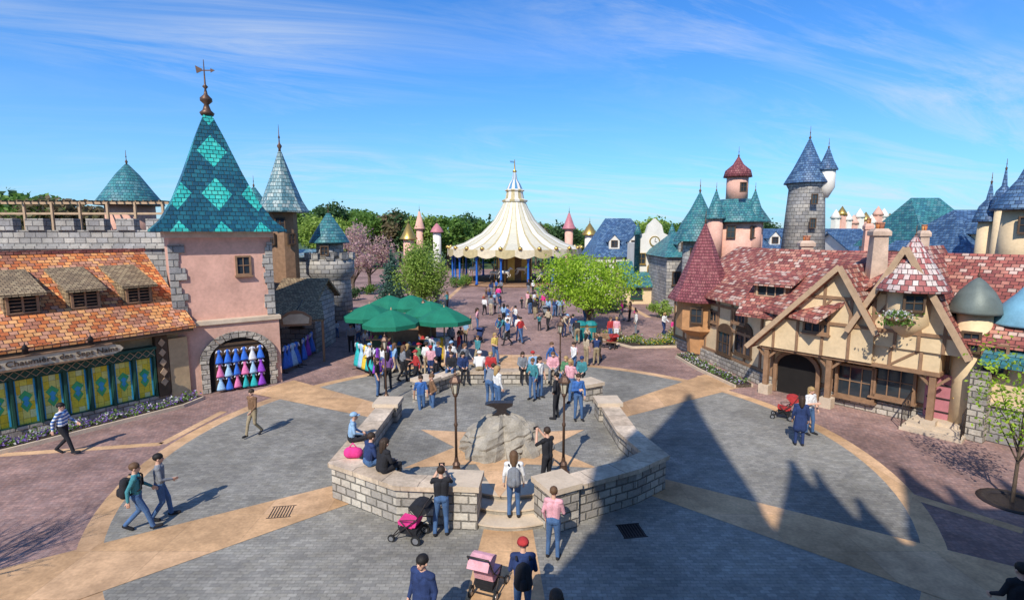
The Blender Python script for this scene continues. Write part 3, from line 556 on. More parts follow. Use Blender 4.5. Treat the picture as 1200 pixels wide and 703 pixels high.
def pyr(c,prof,mat_,parent,rot,name='roof',segm=4):
    mb=MB()
    for i in range(len(prof)-1):
        for k in range(segm):
            a=[rot+2*math.pi*(k+j)/segm for j in (0,1)]
            pts=[(c[0]+prof[i][0]*math.cos(a[0]),c[1]+prof[i][0]*math.sin(a[0]),prof[i][1]),(c[0]+prof[i][0]*math.cos(a[1]),c[1]+prof[i][0]*math.sin(a[1]),prof[i][1]),(c[0]+prof[i+1][0]*math.cos(a[1]),c[1]+prof[i+1][0]*math.sin(a[1]),prof[i+1][1]),(c[0]+prof[i+1][0]*math.cos(a[0]),c[1]+prof[i+1][0]*math.sin(a[0]),prof[i+1][1])]
            w0=prof[i][0]*math.sin(math.pi/segm); w1=prof[i+1][0]*math.sin(math.pi/segm); v0=prof[i][1]*1.06; v1=prof[i+1][1]*1.06
            mb.face(pts,0,[(-w0+.8,v0),(w0+.8,v0),(w1+.8,v1),(-w1+.8,v1)])
    mb.face([(c[0]+prof[0][0]*math.cos(rot+math.pi/2*k),c[1]+prof[0][0]*math.sin(rot+math.pi/2*k),prof[0][1]) for k in range(4)])
    return mb.build(name,mat_,parent)
rot=math.atan2(F2.t.y,F2.t.x)+R(45)
rf=pyr(cc,[(3.75,7.22),(3.75,7.30),(3.05,7.8),(2.3,8.75),(1.6,10.0),(.8,11.6),(.2,12.7)],HARL,t,rot)
MB().lathe((cc.x,cc.y,0),[(.26,12.6),(.32,12.72),(.18,12.85),(.1,13.1),(.26,13.25),(.26,13.38),(.09,13.55),(.04,13.8),(.13,13.9),(.04,14.0),(.015,15.1)],10).build('finial',BRONZE,rf)
fv=Fr((cc.x,cc.y),(cc.x+1,cc.y)); MB().box(fv,-.35,.35,-.01,.01,14.6,14.65).ext(fv,[(-.35,14.5),(-.1,14.6),(-.1,14.7),(-.4,14.85)],-.012,.012).ext(fv,[(.3,14.53),(.5,14.63),(.3,14.72)],-.012,.012).build('weathervane',BRONZE,rf)
def dress_mesh(i):
    mb=MB(); mb.lathe((0,0,0),[(.30,0),(.27,.12),(.2,.4),(.12,.62),(.085,.7),(.11,.82),(.13,.95),(.05,1.02)],12,m=0,sy=.6); mb.cap((-.13,0,.93),(-.2,0,.82),.06,.04,6,1); mb.cap((.13,0,.93),(.2,0,.82),.06,.04,6,1)
    return mb
DC=[('blue',(.04,.16,.62)),('purple',(.28,.06,.5)),('teal',(.03,.42,.42)),('pale blue',(.35,.55,.75)),('yellow',(.75,.52,.05)),('pink',(.75,.2,.4)),('white',(.7,.7,.72))]
DM=[dress_mesh(i).mesh('dress',[mat(n.replace(' ','_')+'_satin',c,.4,var=.4,sc=9),mat('pale_satin',(.6,.6,.65),.4)],uv=False) for i,(n,c) in enumerate(DC)]
def dress(p,i,rot,sc,where):
    o=bpy.data.objects.new('dress',DM[i]); col.objects.link(o); o.location=p; o.rotation_euler=(0,0,rot+random.uniform(-.3,.3)); k=sc*random.uniform(.88,1.12); o.scale=(k,k,sc); return tag(o,f"{DC[i][0]} dress {where}",'dress','costume dresses for sale')
hp=thing('display_panel','dark display panel of hanging costumes filling the stone archway','display panel',F2.p(sA,.4,0)); MB().box(F2,sA-1.0,sA+1.0,.37,.44,.1,2.2).build('panel',DWOOD,hp)
mb=MB()
for r_ in range(3): mb.box(F2,sA-.95,sA+.95,.46,.49,.72+.68*r_,.75+.68*r_)
mb.build('rails',IRON,hp); ang=math.atan2(F2.t.y,F2.t.x)
for r_ in range(3):
    for k in range(6): dress(F2.p(sA-.85+.34*k,.62,.12+.62*r_+random.uniform(-.03,.03)),random.choice([0,1,3,1,0,2,5,6]),ang,.6,f"in the stone archway, {['bottom','middle','top'][r_]} row, {['first','second','third','fourth','fifth','sixth'][k]} from left")
def rack(pa,pb,n,where,cols,h=1.5,sc=1.):
    f=Fr((pa.x,pa.y),(pb.x,pb.y)); t=thing('clothes_rack','metal clothes rack of costumes '+where,'clothes rack',pa); mb=MB()
    for s in (0,f.L): mb.tube(f.p(s,0,0),f.p(s,0,h),.02); mb.tube(f.p(s,-.25,.02),f.p(s,.25,.02),.02)
    mb.tube(f.p(0,0,h),f.p(f.L,0,h),.02); mb.build('frame',IRON,t); a=math.atan2(f.t.y,f.t.x)
    for k in range(n): dress(f.p(f.L*(k+.5)/n,0.0,h-1.05*sc),cols[k%len(cols)],a,sc,where)
rack(G(333,437),G(350,430),4,'right of the pink arch tower',[0,0,3,0],1.45,1.15); rack(G(354,428),G(372,410),4,'by the grey round tower',[0,1,0,2],1.45,1.15)
# ================================================================ rampart behind the shop
FR=Fr((-32,27.5),(-12.5,29)); t=thing('rampart_wall','grey stone battlement wall above the orange shop roof','wall',(-22,28,0)); MB().box(FR,0,16.5,-1.5,0,0,7.3).build('wall',STONE,t)
MB().box(FR,0,16.5,-.3,.16,6.3,6.48).build('ledge',STONE,t)
for k in range(11): MB().box(FR,.6+1.5*k,1.5+1.5*k,-.4,.12,7.3,7.9).build('merlon',STONE,t)
pg=thing('wooden_pergola','weathered wooden pergola frame on top of the left battlement','pergola',(-26,32,0)); mb=MB()
for i in range(9): x=-33+1.6*i; mb.box(W,x,x+.12,-31,-30.88,6.5,8.9)
for z in (8.2,8.8): mb.box(W,-33.4,-19.8,-31.1,-30.95,z,z+.12)
mb.build('posts',LWOOD,pg); mb=MB()
for i in range(30): x=-33.2+.45*i; mb.box(W,x,x+.08,-33.5,-30.6,8.92,9.0)
mb.build('slats',THATCH,pg)
tower('round_turret','small turret with teal cone roof behind the left battlement',158,34,[('wall',PINKP,[(25,300),(25,240)],16),('roof',TEALT,[(34,240),(25,225),(12,205),(2,193)],16)],(194,176))
tower('slate_turret','tall slim tower with silver teal spire right of the pink tower',336,35,[('wall',WOOD,[(15,330),(15,248)],8),('roof',SILVBLUE,[(28,248),(22,235),(12,208),(2,178)],8)],(180,146),wins=[(335,262,.5,.6),(326,280,.4,.6),(345,280,.4,.6)])
tower('teal_turret','small teal cone turret tucked behind the pink tower',304,38,[('wall',STONE,[(13,330),(13,252)],12),('roof',TEALT,[(20,254),(13,238),(2,220)],12)],(221,206))
t=tower('stone_round_tower','round grey stone tower with battlements and teal cone at left of the plaza',390,37,[('wall',STONE,[(24,372),(22,330),(22,326),(27,320),(27,303),(21,303)],20),('upper_wall',STONE,[(15,306),(15,283)],16),('roof',TEALT,[(22,284),(15,270),(2,250)],16)],(251,240),wins=[(388,345,.45,.8),(390,293,.4,.5)])
c=t.location
for k in range(10):
    a=R(36*k); d=Vector((math.cos(a),math.sin(a))); f=Fr((c.x+d.x*1.55,c.y+d.y*1.55),(c.x+d.x*1.55-d.y,c.y+d.y*1.55+d.x)); zt=P(390,303,37).z; MB().box(f,-.26,.26,-.15,.12,zt-.02,zt+.42).build('merlon',STONE,t)
def house(name,label,px0,px1,Y,yw,yr,wm,rm,depth=8,nw=3,wy=None,wsz=(.8,1.1),hip=False,cat='building',fm=DWOOD,beams=False,dorm=0):
    a=P(px0,yw,Y); b=P(px1,yw,Y); zr=P((px0+px1)/2,yr,Y+depth/2).z; zw=a.z; f=Fr((a.x,Y),(b.x,Y)); L=f.L; t=thing(name,label,cat,((a.x+b.x)/2,Y,0))
    mb=MB().box(f,0,L,-depth,0,0,zw)
    if not hip:
        for s in (0.02,L-.02): mb.add([f.p(s,0,zw),f.p(s,-depth,zw),f.p(s,-depth/2,zr-.1)],[(0,1,2)])
    mb.build('wall',wm,t)
    if hip:
        q=f.p; hx=min(depth/2,L/2-.3); o=.35; A,B,C,D=q(-o,o,zw-.1),q(L+o,o,zw-.1),q(L+o,-depth-o,zw-.1),q(-o,-depth-o,zw-.1); E,F_=q(hx*.6,-depth/2,zr),q(L-hx*.6,-depth/2,zr)
        rr_=MB().face([A,B,F_,E]).face([B,C,F_]).face([C,D,E,F_]).face([D,A,E]).face([D,C,B,A]).build('roof',rm,t)
    else:
        r=roofslab(f,-.3,L+.3,(.4,zw-.15),(-depth/2,zr),.15); roofslab(f,-.3,L+.3,(-depth-.4,zw-.15),(-depth/2,zr),.15,mb=r); rr_=r.build('roof',rm,t)
    for k in range(dorm):
        s=L*(k+1)/(dorm+1); zz2=zw+(zr-zw)*.25; dm=MB().ext(f,[(s-.6,zz2-.3),(s+.6,zz2-.3),(s+.6,zz2+.7),(s,zz2+1.3),(s-.6,zz2+.7)],-depth*.35,-depth*.06).build('dormer',wm,rr_); window(f,s,zz2+.3,.6,.6,dm,fm=fm,d=-depth*.06,sill=False)
        for sg_ in (-1,1): q=f.p; MB().hexa([q(s+sg_*.8,.1-depth*.06,zz2+.55),q(s,.1-depth*.06,zz2+1.4),q(s,-depth*.4,zz2+1.4),q(s+sg_*.8,-depth*.4,zz2+.55),q(s+sg_*.8,.1-depth*.06,zz2+.45),q(s,.1-depth*.06,zz2+1.3),q(s,-depth*.4,zz2+1.3),q(s+sg_*.8,-depth*.4,zz2+.45)]).build('dormer_roof',rm,dm)
    for k in range(nw): window(f,L*(k+.5)/nw,P(px0,wy,Y).z if wy else zw*.6,wsz[0],wsz[1],t,fm=fm)
    if beams:
        mb=MB()
        for k in range(nw*2+1): s=L*k/(nw*2); mb.box(f,s-.08,s+.08,0,.05,0,zw-.1)
        for z in (zw*.35,zw*.8): mb.box(f,0,L,.0,.06,z,z+.15)
        mb.build('beams',DWOOD,t)
    return t,f
house('stone_cottage','low stone gatehouse with mossy shingle roof beside the grey round tower',324,368,31,350,326,STONE,THATCH,3.5,1,wsz=(.6,.6))
house('stone_keep','tall grey stone block behind the pink tower',300,372,39,300,292,STONE,SILVBLUE,6,3,wsz=(.4,.8),hip=True)
f=Fr((P(322,380,28.5).x,28.5),(P(372,380,28.5).x,29.5)); t=thing('brown_canopy','brown shingled canopy on posts over the racks right of the pink tower','canopy',f.p(1,0,0)); z_=P(345,368,28.5).z; roofslab(f,0,f.L,(.6,z_-.35),(-1.4,z_+.45),.1).build('canopy_roof',THATCH,t)
for s in (.1,f.L-.1): MB().box(f,s-.06,s+.06,.35,.47,0,z_-.35).build('post',WOOD,t)
sg=thing('hanging_sign','arched cream sign with brown frame hung over the costume racks','sign',P(347,378,27.6)); q=P(347,374,27.6); f=Fr((q.x,27.6),(q.x+1,27.9)); MB().ext(f,[(-.75,q.z-.35),(.75,q.z-.35),(.8,q.z+.1),(.4,q.z+.4),(0,q.z+.5),(-.4,q.z+.4),(-.8,q.z+.1)],0,.08).build('board',WOOD,sg); MB().ext(f,[(-.62,q.z-.24),(.62,q.z-.24),(.66,q.z+.07),(.3,q.z+.28),(-.3,q.z+.28),(-.66,q.z+.07)],.08,.1).build('panel',mat('sign_cream',(.5,.38,.24)),sg)
MB().tube((q.x,27.6,q.z+.4),(q.x,28.6,q.z+.9),.03).build('bracket',IRON,sg)
# ================================================================ RIGHT BUILDING
FA=Fr((10.4,33.3),(12.0,23.8)); FB=Fr((12.0,23.8),(17.3,17.4))
t=thing('half_timbered_house','long cream half-timbered house with red-brown tiled roof and gables on the right','building',(14,22,0)); RB=t
MB().box(FA,0,FA.L,-7,0,0,3.9).box(FB,0,13,-6,0,0,3.6).build('wall',CREAMP,t)
MB().box(FA,.0,FA.L+.1,0,.15,0,.6).box(FB,0,13,0,.15,0,.5).build('plinth',STONEW,t)
rf=roofslab(FA,.8,FA.L+3.2,(.55,3.75),(-3.6,6.3)); roofslab(FA,.8,FA.L+3,(-7.6,3.75),(-3.6,6.3),mb=rf); roofslab(FB,-1.6,11,(.55,3.45),(-3.3,6.35),mb=rf); roofslab(FB,-1.6,11,(-7,3.4),(-3.3,6.35),mb=rf); RF=rf.build('roof',REDT,t)
mb=MB()
for f,L in ((FA,FA.L),(FB,12)):
    for z in (.62,2.05,3.2): mb.box(f,0,L,0.0,.07,z,z+.14)
    k=0
    while k*1.25<L: mb.box(f,k*1.25-.07,k*1.25+.07,0,.06,.5,3.45); k+=1
mb.build('timber_frame',WOOD,t)
def gable(fr,ap,le,re,d,back=-4.0,zb=2.6,th=.16,wallm=CREAMP):
    sa,za=fr.hit(*ap,d); s0,z0=fr.hit(*le,d); s1,z1=fr.hit(*re,d); dd=d-.35
    b0=min(zb,z0); b1=min(zb,z1)
    g=MB().ext(fr,[(s0+.15,b0),(s1-.15,b0),(s1-.15,max(z1,b0+.02)),(sa,za-.1),(s0+.15,max(z0,b0+.02))],d-1.5,dd).build('gable_wall',wallm,RB)
    r=MB(); q=fr.p
    for (sx,zx) in ((s0,z0),(s1,z1)):
        r.hexa([q(sx,d,zx),q(sa,d,za),q(sa,back,za),q(sx,back,zx),q(sx,d,zx-th),q(sa,d,za-th),q(sa,back,za-th),q(sx,back,zx-th)])
    r.build('gable_roof',REDT,g)
    MB().beam(fr,(s0-.05,z0-.08),(sa,za-.02),.2,d-.02,d+.08).beam(fr,(sa,za-.02),(s1+.05,z1-.08),.2,d+.0,d+.085).build('bargeboard',LWOOD,g)
    b=MB()
    def ys(s): return z0+(za-z0)*(s-s0)/(sa-s0) if s<sa else z1+(za-z1)*(s1-s)/(s1-sa)
    zl=max(z0,z1)+.1
    for z in (zl,zl+(za-zl)*.45):
        a0=s0+(sa-s0)*max(0,(z-z0)/(za-z0))+.15; a1=s1+(sa-s1)*max(0,(z-z1)/(za-z1))-.15; b.box(fr,a0,a1,dd,dd+.06,z-.06,z+.06)
    for k in range(1,5):
        s=s0+(s1-s0)*k/5; zt=ys(s)-.2
        if zt>b0+.3: b.box(fr,s-.05,s+.05,dd,dd+.05,b0,zt)
    b.beam(fr,(sa-1.1,zl),(sa-.3,zl+(za-zl)*.42),.09,dd,dd+.045); b.beam(fr,(sa+.6,zl),(sa+.2,zl+(za-zl)*.42),.09,dd,dd+.045)
    b.build('gable_beams',WOOD,g); return g,dd
s0=FB.hit(893,415,1.0)[0]; s1=FB.hit(1100,430,1.0)[0]
jt=MB().box(FB,s0,s1,0,.85,2.2,3.25).build('jetty_wall',CREAMP,t); mb=MB().box(FB,s0-.05,s1+.05,.0,.97,2.06,2.2)
mb.box(FB,s0,s1,.85,.92,2.97,3.07); k=0
while s0+k*.95<s1-.3:
    x=s0+k*.95; mb.box(FB,x-.045,x+.05,.85,.91,2.2,2.97)
    if k%2: mb.beam(FB,(x,2.22),(x+.9,2.93),.08,.85,.90)
    k+=1
mb.build('jetty_beams',WOOD,jt)
for s in (s0+.15,(s0+s1)*.43,s1-.15):
    b=MB().box(FB,s-.1,s+.1,.72,.92,.4,2.06); b.beam(FB,(s,1.6),(s+.45,2.06),.09,.77,.86); b.beam(FB,(s,1.6),(s-.45,2.06),.09,.77,.86); b=b.build('jetty_post',WOOD,t); MB().box(FB,s-.22,s+.22,.6,1.04,0,.42).build('post_footing',COPING,b)
g1,dd1=gable(FB,(984,312),(876,404),(1026,390),1.4,zb=2.9)
win(FB,957,379,.85,.65,g1,d=dd1,fm=WOOD,pane=GLASS,nx=3,nz=2)
g2,dd2=gable(FB,(1062,290),(994,386),(1134,420),1.3,zb=2.9)
qt=FB.p(FB.hit(1062,345,1.0)[0],.8,0); Yt=qt.y
tower('cone_turret','turret with pink and red chequered tile cone on the upper gable',1062,Yt,[('wall',CREAMP,[(6,396),(23,378),(24,334)],12),('roof',SILVT,[(36,339),(28,322),(14,298),(1,276)],12)],(278,264),cat='turret',wins=[(1055,352,.5,.5)])
pb=P(1052,371,Yt-.9); t_=thing('flower_basket','window basket of white flowers and leaves on the cone turret','flower basket',pb); MB().lathe(tuple(pb),[(.1,-.3),(.35,-.08),(.4,0)],12,sx=1.2,sy=.5).build('basket',WOOD,t_)
tag(leaves([(pb.x+random.gauss(0,.27),pb.y+random.gauss(0,.15),pb.z+random.uniform(-.3,.2)) for _ in range(350)],.07).build('leaves',LG2,t_,uv=False),kind='stuff'); tag(leaves([(pb.x+random.gauss(0,.25),pb.y+random.gauss(0,.15)-.05,pb.z+random.uniform(-.1,.22)) for _ in range(150)],.05).build('flowers',FC[1],t_,uv=False),kind='stuff')
sE=FB.hit(935,440)[0]; n=12; MB().ext(FB,[(sE+.8,.03)]+[(sE+.8*math.cos(R(180*i/n)),1.3+.7*math.sin(R(180*i/n))) for i in range(n+1)]+[(sE-.8,.03)],-.05,.17).build('entrance',DARK,t)
mb=MB(); pts=[(sE+.9,.03)]+[(sE+.9*math.cos(R(180*i/n)),1.2+.75*math.sin(R(180*i/n))) for i in range(n+1)]+[(sE-.9,.03)]
for a,b in zip(pts,pts[1:]): mb.beam(FB,a,b,.16,.1,.26)
mb.build('entrance_arch',WOOD,t)
for px,wd in ((1003,1.25),(1048,1.25)): win(FB,px,447,wd,1.2,t,d=.17,fm=WOOD,nx=3,nz=2,proud=.16,t=.1)
sD=FB.hit(1105,450,.2)[0]; dr=MB().ext(FB,[(sD-.5,.35),(sD+.5,.35),(sD+.5,1.85),(sD+.3,2.0),(sD,2.05),(sD-.3,2.0),(sD-.5,1.85)],.1,.24).build('door',PINKD,t)
for k in range(3): MB().box(FB,sD-.45,sD+.45,.24,.26,.6+.5*k,.66+.5*k).build('door_strap',IRON,dr)
MB().cap(FB.p(sD+.35,.28,1.25),FB.p(sD+.35,.3,1.25),.04,.04).build('handle',GOLD,dr)
stp=thing('door_steps','stone steps up to the rose door with black handrail','steps',FB.p(sD,.8,0)); mb=MB()
for k in range(3): mb.box(FB,sD-.9+.12*k,sD+.9-.12*k,.16,1.5-.4*k,.003,.12*(k+1))
mb.build('treads',COPING,stp)
for s in (-.85,.85):
    mb=MB(); mb.tube(FB.p(sD+s,1.45,.1),FB.p(sD+s,1.45,1.0),.02).tube(FB.p(sD+s,.3,.3),FB.p(sD+s,.3,1.25),.02).tube(FB.p(sD+s,1.45,1.0),FB.p(sD+s,.3,1.25),.025)
    for k in range(5): mb.tube(FB.p(sD+s,.5+.19*k,.2),FB.p(sD+s,.5+.19*k,1.18-.04*k),.01)
    mb.build('handrail',IRON,stp)
for px in (850,872): win(FA,px,402,1.2,1.1,t,fm=DWOOD,nx=3,nz=2,arch=True)
win(FA,868,372,.9,.5,t,fm=WOOD,nx=3,nz=1); win(FA,835,370,.9,.5,t,fm=WOOD,nx=3,nz=1)
for px,py in ((862,352),(905,333)):
    fr=FA if px<880 else FB; s,z=fr.hit(px,py,-.6); zz_=z-.3 if px<880 else 4.2; dm=MB().box(fr,s-.8,s+.8,-2.6,-.55,zz_-.3,zz_+.7).build('dormer',WOOD,RF); window(fr,s,zz_+.3,1.2,.5,dm,fm=LWOOD,nx=3,nz=1,d=-.55,sill=False); roofslab(fr,s-1.05,s+1.05,(-.2,zz_+.62),(-3.2,zz_+1.5),.1).build('dormer_roof',REDT,dm)
def chimney(px,ya,yb,Y,w,m):
    a=P(px,ya,Y); b=P(px,yb,Y); c=MB().lathe((a.x,Y,0),[(w*1.15,b.z-1.4),(w*.85,a.z-.3),(w*1.1,a.z-.28),(w*1.1,a.z-.12),(w*.75,a.z)],4,rot=R(30),sm=False).build('chimney',m,RF); MB().lathe((a.x,Y,0),[(w*.35,a.z-.02),(w*.42,a.z+.25)],8).build('chimney_pot',TERRA,c)
PLST=mat('chimney_plaster',(.60,.44,.33),.9,var=.4,sc=1.5)
chimney(945,282,312,27,.45,PLST); chimney(1031,268,330,21.5,.42,PLST); chimney(1018,262,300,26,.25,PINKP); chimney(1083,270,300,24,.28,PLST)
tower('corner_turret','timber corner turret with maroon bell-shaped spire at the near end of the right lane',820,30.5,[('wall',ORW,[(14,412),(16,392),(28,384),(28,346)],8),('roof',MAROON,[(38,350),(29,333),(19,308),(10,284),(1,262)],8)],(263,246),cat='turret',wins=[(808,366,.55,.75),(826,367,.55,.75)])
tower('round_door_turret','round cream turret with dark lead dome beside the rose door',1127,18.6,[('wall',CREAMP,[(17,505),(17,364)],20),('roof',mat('lead_dome',(.16,.19,.17),.5,.2),[(24,365),(23,354),(17,342),(7,330),(1,325)],20)],(327,310),cat='turret',wins=[(1127,398,.4,.6)])
FCc=Fr(FB.p(8.2,.5,0).to_2d()[:],FB.p(14,.9,0).to_2d()[:]); t=thing('stone_annex','cream and grey stone building with small teal roof at the right edge','building',FCc.p(1,0,0)); MB().box(FCc,-.9,6,-1.2,0,0,1.3).build('wall',STONE,t); MB().box(FCc,-.9,6,-1.25,-.04,1.3,3.0).build('upper_wall',CREAMP,t); MB().box(FCc,-.9,6,-1.2,.1,1.3,1.42).build('cornice',COPING,t); win(FCc,1166,420,.55,.9,t,fm=WOOD)
roofslab(FCc,-.9,6,(.55,2.85),(-2.4,4.7),.12).build('roof',TEALT,t)
for a,b,h in ((-1.1,-.6,2.5),(1.2,1.7,2.4)): MB().box(FCc,a,b,-.3,.45,0,h).build('buttress',STONEW,t)
tower('pale_blue_turret','small turret with pale blue cone at the right frame edge',1196,18.2,[('wall',WHITEP,[(22,440),(22,376)],12),('roof',mat('pale_blue_slate',(.18,.38,.50),.5),[(36,379),(27,362),(12,344),(2,330)],12)],(331,316),cat='turret')
bed('low_flower_bed',[FA.p(3.2,1.0,0),FA.p(6,1.2,0),FA.p(9.2,1.1,0)],.8,'narrow white flower bed along the cream house wall',n=900,fmix=(1,1,0))
# ================================================================ mid and far buildings right
house('blue_roof_house','cream house with steep blue slate roof left of the white clock gable',697,768,60,300,256,WHITEP,BLUET,9,3,wy=318,hip=True,beams=True,dorm=2)
house('teal_roof_shop','low shop with teal roof under the white clock gable',733,786,53,333,306,CREAMP,TEALT,6,2,wsz=(1,1.2),fm=GREENP)
q=P(765,300,55); f=Fr((q.x-1.9,54.5),(q.x+1.9,54.5)); t=thing('clock_gable','white curved gable front with round clock and small turrets','building',(q.x,54.5,0)); zt=lambda y:P(765,y,54.5).z
MB().box(f,0,f.L,-4,0,0,zt(285)).ext(f,[(0,zt(285)),(f.L,zt(285)),(f.L-.3,zt(277)),(f.L-1,zt(273)),(f.L-1.2,zt(264)),(f.L/2,zt(256)),(1.2,zt(264)),(1,zt(273)),(.3,zt(277))],-.6,.0).build('wall',WHITEP,t)
sx_=f.L/2; ck=MB().ext(f,[(sx_+.55*math.cos(R(20*i)),zt(283)+.55*math.sin(R(20*i))) for i in range(18)],0,.08).build('clock',GOLD,t); MB().ext(f,[(sx_+.42*math.cos(R(20*i)),zt(283)+.42*math.sin(R(20*i))) for i in range(18)],.08,.11).build('clock_face',WHITEP,ck); MB().beam(f,(sx_,zt(283)),(sx_+.05,zt(283)+.35),.05,.11,.13).beam(f,(sx_,zt(283)),(sx_+.22,zt(283)-.08),.05,.11,.135).build('clock_hands',IRON,ck)
for s in (.6,f.L-.6): window(f,s,zt(303),.7,1.0,t,fm=GOLD)
window(f,f.L/2,zt(322),1.2,1.4,t,fm=GOLD,arch=True)
for s in (.15,f.L-.15): p_=f.p(s,0,0); MB().lathe((p_.x,p_.y,0),[(.3,0),(.3,zt(275)),(.45,zt(275)),(.05,zt(262))],10).build('pinnacle',TEALT,t)
house('stone_hall','grey stone hall with teal hipped roof behind the maroon turret',782,850,48,300,272,STONE,TEALT,7,3,wsz=(.6,1.1),hip=True,dorm=2)
tower('teal_spire_tower','tower with tall teal spire left of the pink towers',815,44,[('wall',STONE,[(17,350),(17,280)],16),('roof',TEALT,[(27,282),(20,262),(10,245),(1,226)],16)],(228,210),wins=[(808,296,.4,.7),(820,296,.4,.7)])
tower('pink_round_tower','fat pink round tower with teal skirt roof and narrow pink lantern on top',858,43,[('wall',PINKP,[(30,330),(30,258)],24),('roof',TEALT,[(37,260),(28,245),(18,234)],24),('lantern_wall',PINKP,[(12,236),(12,207)],16),('lantern_roof',MAROON,[(16,208),(14,200),(6,193),(1,184)],16)],(186,172),wins=[(846,272,.5,.8),(870,272,.5,.8),(858,222,.35,.6)])
for px in (836,881): tower('pink_side_turret',f"slim pink turret with teal cone on the {'left' if px<850 else 'right'} of the fat pink tower",px,41.5,[('wall',PINKP,[(9,300),(9,255)],14),('roof',TEALT,[(12,256),(7,242),(1,224)],14)],(226,214))
tower('tall_stone_tower','tall tapering grey stone tower with dark blue spire',944,46,[('wall',STONE,[(25,330),(20,240),(19,222),(23,214)],20),('roof',BLUET,[(24,215),(16,198),(8,180),(1,163)],20)],(166,148),wins=[(940,235,.35,.7),(938,262,.35,.7)],pyref=240)
tower('side_turret','little cream turret with blue cone clinging to the tall stone tower',967,45,[('wall',WHITEP,[(3,232),(9,220),(9,198)],14),('roof',BLUET,[(11,199),(6,188),(1,174)],14)],(176,162))
house('grey_roof_hall','long low hall with blue-grey roof behind the red tiled roof',880,1030,62,290,268,WHITEP,BLUET,8,8,wsz=(.8,.8),dorm=4)
house('blue_roof_annex','low blue-grey roofed annex behind the chimneys',1000,1110,52,295,272,WHITEP,BLUET,8,5,wsz=(.8,.8),dorm=3)
house('teal_roof_hall','hall with steep teal hipped roof at far right',1088,1165,40,290,232,WHITEP,TEALT,8,4,wsz=(.7,.9),hip=True,beams=True,dorm=2)
house('dark_teal_gable_hall','second dark blue roofed hall at the far right edge',1135,1260,36,296,246,CREAMP,BLUET,8,5,wsz=(.7,.9),hip=True,dorm=3)
for px,hw,Y,ye,ya,wb,lb in ((1148,12,34,258,216,340,'blue spire turret nearest the teal hall at far right'),(1163,9,33,240,200,340,'slim blue spire turret at the far right'),(1188,25,27,244,192,330,'large cream tower with blue spire at the right edge')):
    tower('blue_spire_turret',lb,px,Y,[('wall',CREAMP,[(hw*.85,wb),(hw*.7,ye)],20),('roof',BLUET,[(hw*1.15,ye+1),(hw*.78,ye-16),(hw*.3,ya+18),(1,ya)],20)],(ya+1,ya-14),wins=[(px-4,ye+20,.4,.7)] if hw>20 else None)
t=thing('distant_pale_palace','distant row of white and pink toy-like towers on the right skyline','building',P(1020,270,120))
for i in range(13):
    q=P(978+7*i,272,120); h=P(978+7*i,268-random.uniform(4,16),120).z; MB().lathe((q.x,120,0),[(1.0,0),(1.0,h)],6,sm=False).build('tower_wall',[WHITEP,PINKP][i%2],t); MB().lathe((q.x,120,0),[(1.2,h),(.9,h+.6),(.05,h+2)],8).build('tower_roof',[WHITEP,GOLD,WHITEP,PINKP][i%4],t)
for i,(px,hw,yb,ya,Y,m,l) in enumerate([(493,5,268,248,100,PINKP,'far pink turret left of the carousel'),(513,6,272,262,98,PINKD,'far rose dome roof left of the carousel'),(666,6,268,250,100,PINKD,'far rose turret right of the carousel'),(690,7,275,262,100,GOLD,'far gold dome right of the carousel'),(480,8,280,262,95,GOLD,'far gold canopy roof among trees left of carousel')]):
    tower('distant_turret',l,px,Y,[('wall',WHITEP if i%2 else PINKP,[(hw*.8,325),(hw*.8,yb)],12),('roof',m,[(hw*1.3,yb),(hw,yb-4),(1,ya)],12)],(ya,ya-8),cat='turret')
# ================================================================ CAROUSEL
YC=78; q=P(603,329,YC); cx=q.x; t=thing('carousel','large cream tent-roofed carousel at the end of the plaza','carousel',(cx,YC,0)); Z=lambda y:P(603,y,YC).z
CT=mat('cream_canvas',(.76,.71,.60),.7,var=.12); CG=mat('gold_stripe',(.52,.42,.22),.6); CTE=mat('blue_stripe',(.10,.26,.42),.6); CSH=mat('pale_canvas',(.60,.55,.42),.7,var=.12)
MB().lathe((cx,YC,0),[(9.2,0),(9.2,.25),(8.9,.3)],32).build('platform',WOOD,t)
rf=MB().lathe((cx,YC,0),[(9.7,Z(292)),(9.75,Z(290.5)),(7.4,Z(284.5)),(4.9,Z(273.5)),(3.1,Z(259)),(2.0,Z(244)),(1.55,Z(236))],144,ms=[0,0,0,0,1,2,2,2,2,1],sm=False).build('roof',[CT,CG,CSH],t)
MB().lathe((cx,YC,0),[(1.8,Z(237)),(1.9,Z(235)),(1.35,Z(233)),(1.2,Z(225)),(1.45,Z(223.5)),(1.15,Z(222))],16,sm=False,ms=[0,1]).build('lantern',[WHITEP,CG],rf)
MB().lathe((cx,YC,0),[(1.2,Z(222.5)),(.85,Z(216)),(.42,Z(211)),(.28,Z(205)),(.2,Z(202))],16,ms=[0,1],sm=False).build('lantern_roof',[CTE,WHITEP],rf)
MB().lathe((cx,YC,0),[(.15,Z(203)),(.35,Z(201)),(.12,Z(199)),(.04,Z(187))],8).build('finial',GOLD,rf); ff=Fr((cx,YC),(cx+1,YC)); MB().ext(ff,[(0,Z(189)),(-.7,Z(188.6)),(-.6,Z(190.6)),(0,Z(191.4))],-.02,.02).build('pennant',CTE,rf)
mb=MB(); n=96
